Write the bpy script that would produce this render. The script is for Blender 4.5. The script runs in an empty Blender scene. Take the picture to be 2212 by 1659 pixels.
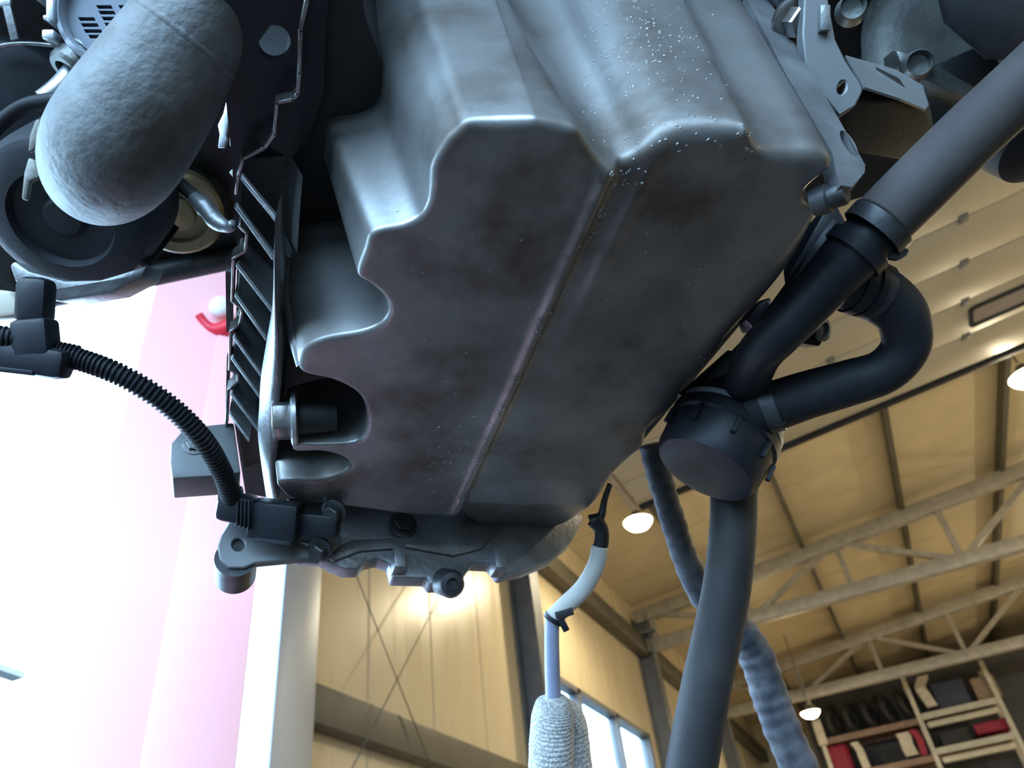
import bpy, bmesh, math, random
from mathutils import Vector, Matrix
from mathutils import geometry as mg
from mathutils.bvhtree import BVHTree
random.seed(7)
SC = bpy.context.scene
COL = SC.collection
IW, IH, FPX = 2212.0, 1659.0, 1661.0
CAMZ = 1.45                                   # camera height above the floor
def _n(v): return Vector(v).normalized()
UPC = _n((-286, -2030, 1661))                 # world axes seen in camera space (x right, y down, z forward)
YC = Vector((1009, 1218, 1661)); YC = (YC - UPC * YC.dot(UPC)).normalized()
XC = UPC.cross(YC).normalized()
if XC.x < 0: XC = -XC
ROT = Matrix((XC, YC, UPC))                   # camera-space -> world
CAM = Vector((0, 0, CAMZ))

# ------------------------------------------------------------------ camera, world, exposure
cam = bpy.data.cameras.new('camera'); camo = bpy.data.objects.new('camera', cam); COL.objects.link(camo)
r_, d_, f_ = ROT @ Vector((1, 0, 0)), ROT @ Vector((0, 1, 0)), ROT @ Vector((0, 0, 1))
m4 = Matrix((r_, -d_, -f_)).transposed().to_4x4(); m4.translation = CAM
camo.matrix_world = m4
cam.sensor_width = 36.0; cam.lens = FPX / IW * 36.0; cam.clip_start = 0.02; cam.clip_end = 400
cam.dof.use_dof = True; cam.dof.focus_distance = 0.60; cam.dof.aperture_fstop = 10.0
SC.camera = camo
SC.view_settings.view_transform = 'Standard'; SC.view_settings.look = 'None'
SC.view_settings.gamma = 1.0; SC.view_settings.use_curve_mapping = False
SC.view_settings.exposure = 0.0
SC.cycles.use_denoising = True
SC.cycles.max_bounces = 6; SC.cycles.diffuse_bounces = 4; SC.cycles.glossy_bounces = 3
SC.cycles.use_adaptive_sampling = True; SC.cycles.adaptive_threshold = .06; SC.cycles.adaptive_min_samples = 16
SC.cycles.sample_clamp_indirect = 6.0
SC.cycles.caustics_reflective = False; SC.cycles.caustics_refractive = False
world = bpy.data.worlds.new('overcast_sky'); SC.world = world; world.use_nodes = True
bg = world.node_tree.nodes['Background']
bg.inputs[0].default_value = (0.45, 0.72, 1.0, 1); bg.inputs[1].default_value = 17.0

# daylight enters by two door openings and a window: portals guide the sky light there
def portal(loc, rot, sx, sy):
    l = bpy.data.lights.new('daylight_portal', 'AREA'); l.shape = 'RECTANGLE'; l.size = sx; l.size_y = sy
    l.cycles.is_portal = True
    o = bpy.data.objects.new('daylight_portal', l); COL.objects.link(o); o.location = loc; o.rotation_euler = rot
XW, XR, YB, YF = -3.5, 8.5, -3.6, 24.0        # hall: left, right, back and far wall planes
OPL = (-1.4, 4.05, 0.0, CAMZ + 4.45)          # opening in the left wall: y0, y1, z0, z1
OPB = (-2.9, 3.4, 0.0, CAMZ + 3.6)            # opening in the back wall: x0, x1, z0, z1
portal((XW - .15, (OPL[0] + OPL[1]) / 2, OPL[3] / 2), (0, math.radians(-90), 0), OPL[3], OPL[1] - OPL[0])
portal(((OPB[0] + OPB[1]) / 2, YB - .15, OPB[3] / 2), (math.radians(90), 0, 0), OPB[1] - OPB[0], OPB[3])

# ------------------------------------------------------------------ projection helpers
def ray(px, py): return ROT @ Vector(((px - IW / 2) / FPX, (py - IH / 2) / FPX, 1.0))
def D(px, py, d): return CAM + ray(px, py) * d
def P(px, py, z):
    r = ray(px, py); return CAM + r * (z / r.z)
def W(px, py, ax, val):
    r = ray(px, py); return CAM + r * ((val - CAM[ax]) / r[ax])
def PL(px, py, pt, nrm):
    r = ray(px, py); return CAM + r * ((pt - CAM).dot(nrm) / r.dot(nrm))
def proj(p):
    c = ROT.transposed() @ (p - CAM)
    return c.x / c.z * FPX + IW / 2, c.y / c.z * FPX + IH / 2

# ------------------------------------------------------------------ materials
MATS = {}
def mat(name, c1, rough=.5, metal=0., c2=None, scale=20., bump=0., bscale=None, detail=6., lo=.35, hi=.65, coat=0., emit=None, estr=0., rvar=0., stretch=None, sheen=0.):
    if name in MATS: return MATS[name]
    m = bpy.data.materials.new(name); m.use_nodes = True; nt = m.node_tree; b = nt.nodes['Principled BSDF']
    tc = nt.nodes.new('ShaderNodeTexCoord'); src = tc.outputs['Object']
    if stretch:
        mp = nt.nodes.new('ShaderNodeMapping'); mp.inputs['Scale'].default_value = stretch
        nt.links.new(src, mp.inputs[0]); src = mp.outputs[0]
    n = nt.nodes.new('ShaderNodeTexNoise'); n.inputs['Scale'].default_value = scale; n.inputs['Detail'].default_value = detail
    nt.links.new(src, n.inputs['Vector'])
    cr = nt.nodes.new('ShaderNodeValToRGB'); cr.color_ramp.elements[0].position = lo; cr.color_ramp.elements[1].position = hi
    c2 = c2 or tuple(x * .82 for x in c1)
    cr.color_ramp.elements[0].color = (*c1, 1); cr.color_ramp.elements[1].color = (*c2, 1)
    nt.links.new(n.outputs['Fac'], cr.inputs[0]); nt.links.new(cr.outputs[0], b.inputs['Base Color'])
    b.inputs['Roughness'].default_value = rough; b.inputs['Metallic'].default_value = metal
    b.inputs['Coat Weight'].default_value = coat
    if coat: b.inputs['Coat Roughness'].default_value = .15
    if rvar:
        mr = nt.nodes.new('ShaderNodeMapRange'); mr.inputs['To Min'].default_value = rough - rvar; mr.inputs['To Max'].default_value = rough + rvar
        mr.inputs['From Min'].default_value = .3; mr.inputs['From Max'].default_value = .7
        nt.links.new(n.outputs['Fac'], mr.inputs[0]); nt.links.new(mr.outputs[0], b.inputs['Roughness'])
    if bump:
        n2 = nt.nodes.new('ShaderNodeTexNoise'); n2.inputs['Scale'].default_value = bscale or scale * 4; n2.inputs['Detail'].default_value = 4
        nt.links.new(src, n2.inputs['Vector'])
        bp = nt.nodes.new('ShaderNodeBump'); bp.inputs['Strength'].default_value = bump; bp.inputs['Distance'].default_value = .002
        nt.links.new(n2.outputs['Fac'], bp.inputs['Height']); nt.links.new(bp.outputs[0], b.inputs['Normal'])
    if emit:
        b.inputs['Emission Color'].default_value = (*emit, 1); b.inputs['Emission Strength'].default_value = estr
    MATS[name] = m; return m
M_ALU = mat('cast_aluminium', (.28, .28, .285), .40, .7, (.100, .092, .084), 13, .07, 160, 10, .34, .74, rvar=.10)
nt = M_ALU.node_tree; bs_ = nt.nodes['Principled BSDF']; old = bs_.inputs['Base Color'].links[0].from_socket
tcx = nt.nodes.new('ShaderNodeTexCoord'); n3 = nt.nodes.new('ShaderNodeTexNoise'); n3.inputs['Scale'].default_value = 6.5; n3.inputs['Detail'].default_value = 9; n3.inputs['Roughness'].default_value = .65
nt.links.new(tcx.outputs['Object'], n3.inputs['Vector'])
r3 = nt.nodes.new('ShaderNodeValToRGB'); r3.color_ramp.elements[0].position = .52; r3.color_ramp.elements[1].position = .70; r3.color_ramp.elements[1].color = (.75, .75, .75, 1)
nt.links.new(n3.outputs['Fac'], r3.inputs[0])
mx = nt.nodes.new('ShaderNodeMix'); mx.data_type = 'RGBA'; nt.links.new(r3.outputs[0], mx.inputs[0]); nt.links.new(old, mx.inputs[6]); mx.inputs[7].default_value = (.075, .055, .042, 1)
nt.links.new(mx.outputs[2], bs_.inputs['Base Color'])
M_ALU2 = mat('cast_aluminium_clean', (.22, .225, .235), .42, .6, (.12, .12, .125), 25, .25, 200)
M_STEEL = mat('bolt_steel', (.30, .30, .31), .35, .9, (.14, .13, .12), 60, .1)
M_DARKSTEEL = mat('dark_steel', (.06, .062, .07), .45, .6, (.03, .03, .032), 40, .15)
M_RUBBER = mat('black_rubber', (.016, .018, .024), .48, 0, (.010, .011, .014), 30, .12, 300)
M_RUBBER2 = mat('dusty_rubber', (.030, .028, .029), .52, 0, (.017, .016, .017), 18, .18, 150)
for _m in (M_RUBBER, M_RUBBER2): _m.node_tree.nodes['Principled BSDF'].inputs['Specular IOR Level'].default_value = .22; _m.node_tree.nodes['Principled BSDF'].inputs['Roughness'].default_value = .6
M_RUBBER3 = mat('grey_rubber', (.055, .047, .045), .7, 0, (.038, .033, .033), 25, .15, 200)
M_RUBBER3.node_tree.nodes['Principled BSDF'].inputs['Specular IOR Level'].default_value = .2
M_PLASTIC = mat('black_plastic', (.012, .014, .020), .40, 0, (.008, .009, .013), 40, .1)
_b = M_PLASTIC.node_tree.nodes['Principled BSDF']; _b.inputs['Specular IOR Level'].default_value = .28; _b.inputs['Roughness'].default_value = .45
M_BLOCK = mat('engine_iron', (.010, .0105, .013), .65, .1, (.005, .005, .006), 14, .3, 120)
M_PIPE = mat('rough_heat_pipe', (.20, .215, .225), .62, .35, (.085, .075, .072), 16, .7, 130, 8, .4, .7)
M_CAST2 = mat('gearbox_alloy', (.24, .26, .25), .45, .6, (.07, .07, .07), 12, .5, 110, 8, .4, .72)
M_BRASS = mat('tan_pulley', (.42, .33, .19), .42, .5, (.20, .16, .10), 14, .1)
M_SILVER = mat('bare_metal', (.60, .62, .65), .32, .8, (.40, .40, .42), 40, .1)
M_OIL = mat('oil_drop', (.45, .47, .50), .07, .6, (.25, .25, .25), 60)
M_WHITE = mat('white_plastic', (.62, .60, .57), .5, 0, (.5, .48, .45), 30, .1)
M_TUBE = mat('blue_grey_tube', (.28, .31, .44), .42, 0, (.22, .24, .34), 30)
M_CREAM = mat('cream_panel', (.58, .49, .33), .30, 0, (.53, .445, .295), 3, .05, 60, stretch=(1, 1, .05), rvar=.08)
M_ROOF = mat('roof_panel', (.56, .47, .31), .5, 0, (.50, .42, .275), 2, .0)
M_DOORP = mat('door_panel', (.47, .42, .32), .45, 0, (.43, .385, .295), 2)
M_FRAME = mat('painted_steel', (.17, .175, .18), .45, .2, (.13, .135, .14), 6)
M_TRUSS = mat('galvanised_steel', (.40, .37, .31), .5, .2, (.31, .29, .25), 8)
M_BEAM = mat('dark_beam', (.10, .09, .065), .55, .1, (.08, .07, .05), 5)
M_JAMB = mat('grey_jamb', (.33, .37, .43), .40, .2, (.30, .34, .40), 3)
M_FLOOR = mat('concrete_floor', (.032, .030, .029), .7, 0, (.022, .021, .020), 2)
M_FLOOR2 = mat('pale_hall_floor', (.42, .38, .32), .6, 0, (.36, .33, .28), 2)
M_PINK = mat('pink_post_paint', (.98, .53, .58), .5, 0, (.97, .515, .56), 3)  # overexposed glare on the red lift post, put into its colour as pink
M_RED = mat('red_plastic', (.80, .02, .05), .45, 0, (.70, .015, .04), 10)
M_WPAINT = mat('white_paint', (.90, .90, .90), .5, 0, (.85, .85, .85), 10)
M_GROUND = mat('asphalt_yard', (.07, .07, .07), .9, 0, (.05, .05, .05), 1)
M_LAMP = mat('lamp_glow', (1, .9, .7), .5, 0, None, emit=(1.0, .80, .45), estr=28)
M_GLASS = mat('door_window_pane', (.30, .26, .26), .2, 0, (.27, .23, .23), 4)
M_WOODS = mat('shelf_board', (.22, .14, .10), .6, 0, (.16, .10, .075), 8)
M_CRIM = mat('crimson_cloth', (.30, .02, .045), .7, 0, (.24, .015, .035), 12)
M_PALE = mat('pale_foam', (.55, .50, .42), .7, 0, (.45, .41, .34), 8)
M_TYRE = mat('tyre_black', (.025, .025, .027), .7, 0, (.018, .018, .018), 10)
M_NAVY = mat('navy_case', (.03, .035, .06), .6, 0, (.02, .025, .045), 10)
M_BROWN = mat('brown_carton', (.28, .20, .13), .7, 0, (.22, .16, .10), 10)

# braided sleeve: woven bands in geometry plus a fine weave
def weave_mat(name, c1, c2, sx, bump=.5, rough=.7):
    m = bpy.data.materials.new(name); m.use_nodes = True; nt = m.node_tree; b = nt.nodes['Principled BSDF']
    tc = nt.nodes.new('ShaderNodeTexCoord')
    n = nt.nodes.new('ShaderNodeTexNoise'); n.inputs['Scale'].default_value = sx; n.inputs['Detail'].default_value = 4
    nt.links.new(tc.outputs['Object'], n.inputs['Vector'])
    cr = nt.nodes.new('ShaderNodeValToRGB'); cr.color_ramp.elements[0].position = .4; cr.color_ramp.elements[1].position = .6
    cr.color_ramp.elements[0].color = (*c1, 1); cr.color_ramp.elements[1].color = (*c2, 1)
    nt.links.new(n.outputs['Fac'], cr.inputs[0]); nt.links.new(cr.outputs[0], b.inputs['Base Color'])
    bp = nt.nodes.new('ShaderNodeBump'); bp.inputs['Strength'].default_value = bump; bp.inputs['Distance'].default_value = .002
    nt.links.new(n.outputs['Fac'], bp.inputs['Height']); nt.links.new(bp.outputs[0], b.inputs['Normal'])
    b.inputs['Roughness'].default_value = rough; return m
M_BRAID = weave_mat('braided_sleeve', (.50, .49, .47), (.24, .235, .23), 420)
M_CLOTH = weave_mat('cloth_wrap', (.085, .085, .098), (.030, .032, .044), 45, .8)

# ------------------------------------------------------------------ mesh helpers
def link(name, me, m, parent=None):
    o = bpy.data.objects.new(name, me); COL.objects.link(o)
    if m: me.materials.append(m)
    if parent: o.parent = parent; o.matrix_parent_inverse = parent.matrix_world.inverted()
    return o
def wpos(o):
    p = Vector(o.location)
    while o.parent: o = o.parent; p = p + o.location
    return p
def mesh(name, vs, fs, m, parent=None, smooth=False, origin=None, bevel=0., segs=2, auto=None):
    me = bpy.data.meshes.new(name)
    org = origin if origin is not None else sum((Vector(v) for v in vs), Vector()) / len(vs)
    if parent is not None and origin is None: org = wpos(parent)
    me.from_pydata([tuple(Vector(v) - org) for v in vs], [], fs); me.update()
    bm = bmesh.new(); bm.from_mesh(me); bmesh.ops.recalc_face_normals(bm, faces=bm.faces)
    if bevel:
        bmesh.ops.remove_doubles(bm, verts=bm.verts, dist=1e-6)
        es = [e for e in bm.edges if len(e.link_faces) == 2 and e.calc_face_angle(0) > .6]
        try: bmesh.ops.bevel(bm, geom=es, offset=bevel, segments=segs, affect='EDGES', profile=.5, clamp_overlap=True)
        except Exception: pass
    bm.to_mesh(me); bm.free()
    if smooth or bevel:
        for p in me.polygons: p.use_smooth = True
        if auto is not None or bevel:
            me.set_sharp_from_angle(angle=auto or math.radians(40))
    o = link(name, me, m)
    o.location = org
    if parent:
        o.parent = parent; o.location = org - wpos(parent)
    return o
class G:                                         # geometry collector
    def __init__(s): s.v = []; s.f = []
    def add(s, vs, fs):
        b = len(s.v); s.v += [Vector(v) for v in vs]; s.f += [tuple(i + b for i in f) for f in fs]; return s
    def build(s, name, m, parent=None, **k): return mesh(name, s.v, s.f, m, parent, **k)
def frame(ax):
    ax = Vector(ax).normalized(); h = Vector((0, 0, 1)) if abs(ax.z) < .9 else Vector((1, 0, 0))
    a = ax.cross(h).normalized(); return a, ax.cross(a).normalized(), ax
def box_at(c, ex, ey, ez):                       # centre and three half-extent vectors
    vs = [c + ex * i + ey * j + ez * k for i in (-1, 1) for j in (-1, 1) for k in (-1, 1)]
    return vs, [(0, 1, 3, 2), (4, 6, 7, 5), (0, 4, 5, 1), (2, 3, 7, 6), (0, 2, 6, 4), (1, 5, 7, 3)]
def box(x0, x1, y0, y1, z0, z1):
    return box_at(Vector(((x0 + x1) / 2, (y0 + y1) / 2, (z0 + z1) / 2)), Vector(((x1 - x0) / 2, 0, 0)), Vector((0, (y1 - y0) / 2, 0)), Vector((0, 0, (z1 - z0) / 2)))
def bar(a, b, w, h, side=None):                  # rectangular bar from a to b
    a, b = Vector(a), Vector(b); d = (b - a); s, t, ax = frame(d)
    if side is not None:
        s = (Vector(side) - ax * Vector(side).dot(ax)).normalized(); t = ax.cross(s)
    return box_at((a + b) / 2, s * w / 2, t * h / 2, d / 2)
def catmull(pts, n):
    out = []; L = len(pts)
    for i in range(L - 1):
        p0, p1, p2, p3 = pts[max(i - 1, 0)], pts[i], pts[i + 1], pts[min(i + 2, L - 1)]
        for k in range(n):
            t = k / n; out.append(.5 * ((2 * p1) + (p2 - p0) * t + (2 * p0 - 5 * p1 + 4 * p2 - p3) * t * t + (3 * p1 - p0 - 3 * p2 + p3) * t ** 3))
    out.append(pts[-1]); return out
def sweep(pts, rad, n=24, caps=True):            # rad: list of radii per point
    vs, fs = [], []; L = len(pts)
    tang = [(pts[min(i + 1, L - 1)] - pts[max(i - 1, 0)]).normalized() for i in range(L)]
    a = frame(tang[0])[0]
    for i in range(L):
        t = tang[i]; a = (a - t * a.dot(t)).normalized(); b = t.cross(a)
        for k in range(n):
            w = 2 * math.pi * k / n; vs.append(pts[i] + (a * math.cos(w) + b * math.sin(w)) * rad[i])
    for i in range(L - 1):
        for k in range(n):
            k2 = (k + 1) % n; fs.append((i * n + k, i * n + k2, (i + 1) * n + k2, (i + 1) * n + k))
    if caps: fs.append(tuple(range(n))[::-1]); fs.append(tuple(range((L - 1) * n, L * n)))
    return vs, fs
def hose_path(ctrl, n=14):                       # ctrl: (px, py, depth, radius in px)
    p = catmull([D(c[0], c[1], c[2]) for c in ctrl], n)
    r = catmull([Vector((c[3] * c[2] / FPX, 0, 0)) for c in ctrl], n)
    return p, [x.x for x in r]
def lathe(c, ax, prof, n=32, caps=True):         # prof: (distance along axis, radius)
    a, b, ax = frame(ax); vs, fs = [], []
    for h, r in prof:
        for k in range(n):
            w = 2 * math.pi * k / n; vs.append(c + ax * h + (a * math.cos(w) + b * math.sin(w)) * r)
    for i in range(len(prof) - 1):
        for k in range(n):
            k2 = (k + 1) % n; fs.append((i * n + k, i * n + k2, (i + 1) * n + k2, (i + 1) * n + k))
    if caps: fs.append(tuple(range(n))[::-1]); fs.append(tuple(range((len(prof) - 1) * n, len(prof) * n)))
    return vs, fs
def prism(outline, tv, holes=()):                # coplanar outline (+ holes) extruded by tv
    loops = [list(outline)] + [list(h) for h in holes]
    flat = [p for l in loops for p in l]; N = len(flat)
    tris = mg.tessellate_polygon(loops)
    vs = flat + [p + tv for p in flat]; fs = [tuple(t) for t in tris] + [tuple(i + N for i in t)[::-1] for t in tris]
    b = 0
    for l in loops:
        k = len(l)
        for i in range(k): j = (i + 1) % k; fs.append((b + i, b + j, b + j + N, b + i + N))
        b += k
    return vs, fs
def hexhead(c, ax, r, h):                        # hexagon head with chamfered crown
    a, b, ax = frame(ax); vs, fs = [], []
    for hh, rr in ((0, r), (h * .85, r), (h, r * .88)):
        for k in range(6):
            w = math.pi / 3 * k; vs.append(c + ax * hh + (a * math.cos(w) + b * math.sin(w)) * rr)
    for i in range(2):
        for k in range(6): fs.append((i * 6 + k, i * 6 + (k + 1) % 6, i * 6 + 6 + (k + 1) % 6, i * 6 + 6 + k))
    fs.append(tuple(range(6))[::-1]); fs.append(tuple(range(12, 18))); return vs, fs
def thing(name, label, cat, loc, group=None):
    o = bpy.data.objects.new(name, None); COL.objects.link(o); o.location = loc; o.empty_display_size = .05
    o['label'] = label; o['category'] = cat
    if group: o['group'] = group
    return o
def tag(o, label, cat, group=None):
    o['label'] = label; o['category'] = cat
    if group: o['group'] = group
    return o
def struct(o): o['kind'] = 'structure'; return o
def bolt(parent, c, ax, r, h, m=M_STEEL, name='bolt'):
    g = G().add(*lathe(c, ax, [(0, r * 1.45), (h * .22, r * 1.45), (h * .32, r * 1.2)], 24)); g.add(*hexhead(c + Vector(ax).normalized() * h * .3, ax, r, h * .8))
    return g.build(name, m, parent, smooth=True, auto=math.radians(30))
X_, Y_, Z_ = Vector((1, 0, 0)), Vector((0, 1, 0)), Vector((0, 0, 1))

# ================================================================== the hall
def roofz(x): return CAMZ + 5.55 + .085 * (x + 3.5)
fl = struct(mesh('floor', *box(XW - .2, XR + .2, YB - .2, 5.5, -.2, 0), M_FLOOR))
fl2 = struct(mesh('floor', *box(XW - .2, XR + .2, 5.5, YF + .2, -.2, 0), M_FLOOR2))  # unseen far floor, made pale to bounce lamp light onto the ceiling
yard = struct(mesh('ground_yard', *box(-60, XW - .2, -60, 60, -.2, -.02), M_GROUND))
yard2 = struct(mesh('ground_yard', *box(XW - .2, 60, -60, YB - .2, -.2, -.02), M_GROUND))
# left wall: upright sandwich panels, an opening near the camera and a window band further in
WH = roofz(XW) + .02
def clear_wall():
    g = G()
    wy0, wy1, wz0, wz1 = WIN
    for a in ((XW - .2, XW - .1, OPL[1], wy0, 0, WH), (XW - .2, XW - .1, wy1, YF, 0, WH), (XW - .2, XW - .1, wy0, wy1, 0, wz0), (XW - .2, XW - .1, wy0, wy1, wz1, WH),
              (XW - .2, XW - .1, YB, OPL[0], 0, WH), (XW - .2, XW - .1, OPL[0], OPL[1], OPL[3], WH)): g.add(*box(*a))
    return g
wt = W(1150, 1420, 0, XW); wb = W(1362, 1659, 0, XW)
WIN = (8.42, 12.9, CAMZ + 1.55, wt.z)
wl = struct(clear_wall().build('wall_left', M_CREAM))
def panel(y0, y1, z0, z1, p=wl):
    mesh('wall_panel', *box(XW - .10, XW - .02, y0 + .006, y1 - .006, z0, z1), M_CREAM, p, bevel=.006, segs=1)
y = OPL[1] + .05
while y < YF:
    y1 = min(y + 1.0, YF)
    segs = []
    if y1 <= WIN[0] or y >= WIN[1]: panel(y, y1, 0, WH)
    else:
        a, b = max(y, WIN[0]), min(y1, WIN[1])
        if y < WIN[0]: panel(y, WIN[0], 0, WH)
        if y1 > WIN[1]: panel(WIN[1], y1, 0, WH)
        panel(a, b, 0, WIN[2]); panel(a, b, WIN[3], WH)
    y = y1
y = YB
while y < OPL[0]: panel(y, min(y + 1, OPL[0]), 0, WH); y += 1
panel(OPL[0], OPL[1] + .05, OPL[3], WH)
# window band: frame, mullions, panes
wn = struct(mesh('window_1', *box(XW - .16, XW - .01, WIN[0], WIN[1], WIN[3] - .07, WIN[3]), M_FRAME))
mesh('window_frame', *box(XW - .16, XW - .01, WIN[0], WIN[1], WIN[2], WIN[2] + .07), M_FRAME, wn)
NW = 3
glass = bpy.data.materials.new('window_glass'); glass.use_nodes = True
gb = glass.node_tree.nodes['Principled BSDF']; gb.inputs['Transmission Weight'].default_value = 1; gb.inputs['Roughness'].default_value = .0; gb.inputs['IOR'].default_value = 1.02
gb.inputs['Base Color'].default_value = (.95, .97, 1, 1)
for i in range(NW + 1):
    yy = WIN[0] + (WIN[1] - WIN[0]) * i / NW
    mesh('window_frame', *box(XW - .16, XW - .01, yy - .045, yy + .045, WIN[2], WIN[3]), M_FRAME, wn)
for i in range(NW):
    a = WIN[0] + (WIN[1] - WIN[0]) * i / NW + .045; b = WIN[0] + (WIN[1] - WIN[0]) * (i + 1) / NW - .045
    mesh('window_pane', *box(XW - .10, XW - .094, a, b, WIN[2] + .07, WIN[3] - .07), glass, wn)
portal((XW - .25, (WIN[0] + WIN[1]) / 2, (WIN[2] + WIN[3]) / 2), (0, math.radians(-90), 0), WIN[3] - WIN[2], WIN[1] - WIN[0])
# back wall with the drive-in door opening, right and far walls
g = G()
for a in ((XW - .2, OPB[0], YB - .2, YB, 0, WH + 1.2), (OPB[1], XR + .2, YB - .2, YB, 0, WH + 1.2), (OPB[0], OPB[1], YB - .2, YB, OPB[3], WH + 1.2)): g.add(*box(*a))
struct(g.build('wall_back', M_CREAM))
struct(mesh('wall_right', *box(XR, XR + .2, YB - .2, YF + .2, 0, roofz(XR) + .3), M_CREAM))
wf = struct(mesh('wall_far', *box(XW - .2, XR + .2, YF, YF + .2, 0, roofz(XR) + .3), M_CREAM))
# roof: sloping sandwich panels, joints between them
def sloped(x0, x1, y0, y1, t0, t1):
    vs = []
    for x in (x0, x1):
        for yy in (y0, y1):
            for t in (t0, t1): vs.append(Vector((x, yy, roofz(x) + t)))
    return vs, [(0, 1, 3, 2), (4, 6, 7, 5), (0, 4, 5, 1), (2, 3, 7, 6), (0, 2, 6, 4), (1, 5, 7, 3)]
ceil = struct(mesh('ceiling', *sloped(XW - .4, XR + .4, YB - .3, YF + .3, .08, .3), M_ROOF))
y = YB
while y < YF:
    mesh('roof_panel', *sloped(XW - .2, XR + .2, y + .005, y + .995, 0, .075), M_ROOF, ceil, bevel=.012, segs=1); y += 1.0
# purlins along the hall under the roof panels
k = 0
for x in (-2.0, -.26, 1.47, 3.1, 4.75, 6.4):
    o = mesh('roof_purlin', *bar((x, YB + .1, roofz(x) - .10), (x, YF - .1, roofz(x) - .10), .07, .2, X_), M_BEAM)
    tag(o, ['dark roof purlin nearest the window wall', 'second dark roof purlin from the window wall', 'third dark roof purlin from the window wall', 'fourth dark roof purlin from the window wall', 'fifth dark roof purlin from the window wall', 'dark roof purlin furthest from the window wall'][k], 'purlin', 'roof purlins'); k += 1
# columns of the left wall with the trusses they carry
def column(y, label):
    t = thing('steel_column', label, 'column', (XW + .12, y, 0), 'steel wall columns'); zt = roofz(XW) - .3
    x0, x1 = XW - .01, XW + .27
    mesh('web', *box(x0 + .01, x1 - .01, y - .006, y + .006, 0, zt), M_FRAME, t)
    mesh('flange', *box(x0, x0 + .015, y - .13, y + .13, 0, zt), M_FRAME, t)
    mesh('flange', *box(x1 - .015, x1, y - .13, y + .13, 0, zt), M_FRAME, t)
    mesh('base_plate', *box(x0 - .0, x1 + .05, y - .18, y + .18, 0, .02), M_FRAME, t)
    mesh('gusset', *box(x0, x1 + .1, y - .16, y + .16, zt - .32, zt - .28), M_FRAME, t)
    return t
CY = (8.15, 13.4, 18.85)
column(CY[0], 'grey steel column left of the bright window')
column(CY[1], 'grey steel column right of the bright window')
column(CY[2], 'grey steel column at the far end of the wall')
def truss(y, label, z0):
    t = thing('roof_truss', label, 'truss', (XW, y, z0), 'roof trusses')
    xa, xb = XW + .05, XR - .05
    top = lambda x: roofz(x) - .28
    mesh('bottom_chord', *bar((xa, y, z0), (xb, y, z0), .22, .18, Z_), M_TRUSS, t, bevel=.01)
    mesh('top_chord', *bar((xa, y, top(xa)), (xb, y, top(xb)), .24, .18, Z_), M_TRUSS, t, bevel=.01)
    n = 7; dx = (xb - xa) / n
    for i in range(n):
        x = xa + dx * i
        mesh('web_post', *bar((x + .3, y, z0), (x + .3, y, top(x + .3)), .09, .09), M_TRUSS, t)
        mesh('web_diagonal', *bar((x + .3, y, z0), (x + dx + .3, y, top(x + dx + .3)) if i % 2 else (x + .3 + dx, y, z0), .09, .09) if i % 2 else bar((x + .3, y, top(x + .3)), (x + .3 + dx, y, z0), .09, .09), M_TRUSS, t)
    return t
truss(CY[1], 'nearer grey lattice roof truss carried by the middle column', CAMZ + 4.73)
truss(CY[2], 'further grey lattice roof truss above the storage racks', CAMZ + 4.73)
eb = tag(mesh('eave_beam', *box(XW, XW + .18, OPL[1], YF, CAMZ + 4.55, CAMZ + 4.85), M_BEAM, bevel=.01), 'long dark eave beam along the top of the window wall', 'beam')
rail = tag(mesh('wall_rail', *box(XW, XW + .14, OPL[1] + .2, CY[0] - .14, W(690, 1545, 0, XW).z - .12, W(690, 1500, 0, XW).z), M_BEAM, bevel=.01), 'dark horizontal wall rail below the bracing rods', 'rail')
# bracing rods crossing in front of the panels
def rod(a, b, r, label):
    o = G().add(*sweep([a, a.lerp(b, .5), b], [r] * 3, 8)).build('bracing_rod', M_BEAM, smooth=True); tag(o, label, 'rod', 'wall bracing rods')
rod(W(745, 1180, 0, XW + .17), W(945, 1690, 0, XW + .17), .005, 'thin bracing rod slanting down to the right on cream wall')
rod(W(1005, 1180, 0, XW + .19), W(745, 1690, 0, XW + .19), .005, 'thin bracing rod slanting down to the left on cream wall')
# door jamb at the edge of the opening
j = struct(mesh('trim_1', *box(XW - .2, XW + .15, OPL[1] - .20, OPL[1] + .20, 0, WH), M_JAMB, bevel=.012))
# raised sectional door under the roof
DZ = lambda x: CAMZ + 4.70 + .088 * (x - 2.0)
ys = [7.86, 7.29, 6.72, 6.16, 5.58, 5.0, 4.42, 3.84]
sd = thing('sectional_door', 'cream sectional overhead door raised flat under the roof', 'door', (1.4, 7.8, DZ(1.4)))
def dpl(x0, x1, y0, y1, t0, t1):
    vs = [Vector((x, yy, DZ(x) + t)) for x in (x0, x1) for yy in (y0, y1) for t in (t0, t1)]
    return vs, [(0, 1, 3, 2), (4, 6, 7, 5), (0, 4, 5, 1), (2, 3, 7, 6), (0, 2, 6, 4), (1, 5, 7, 3)]
DX0, DX1 = -1.7, 4.7
for i in range(7):
    p = mesh('door_panel', *dpl(DX0, DX1, ys[i + 1] + .004, ys[i] - .004, 0, .045), M_DOORP, sd, bevel=.008)
    for x in (-.6, .75, 2.05, 3.4):
        if i < 6: mesh('hinge', *dpl(x - .04, x + .04, ys[i + 1] - .05, ys[i + 1] + .05, -.014, .0), M_FRAME, p, bevel=.004)
mesh('bottom_seal', *dpl(DX0, DX1, 7.86, 7.96, -.03, .05), M_RUBBER, sd, bevel=.01)
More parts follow.
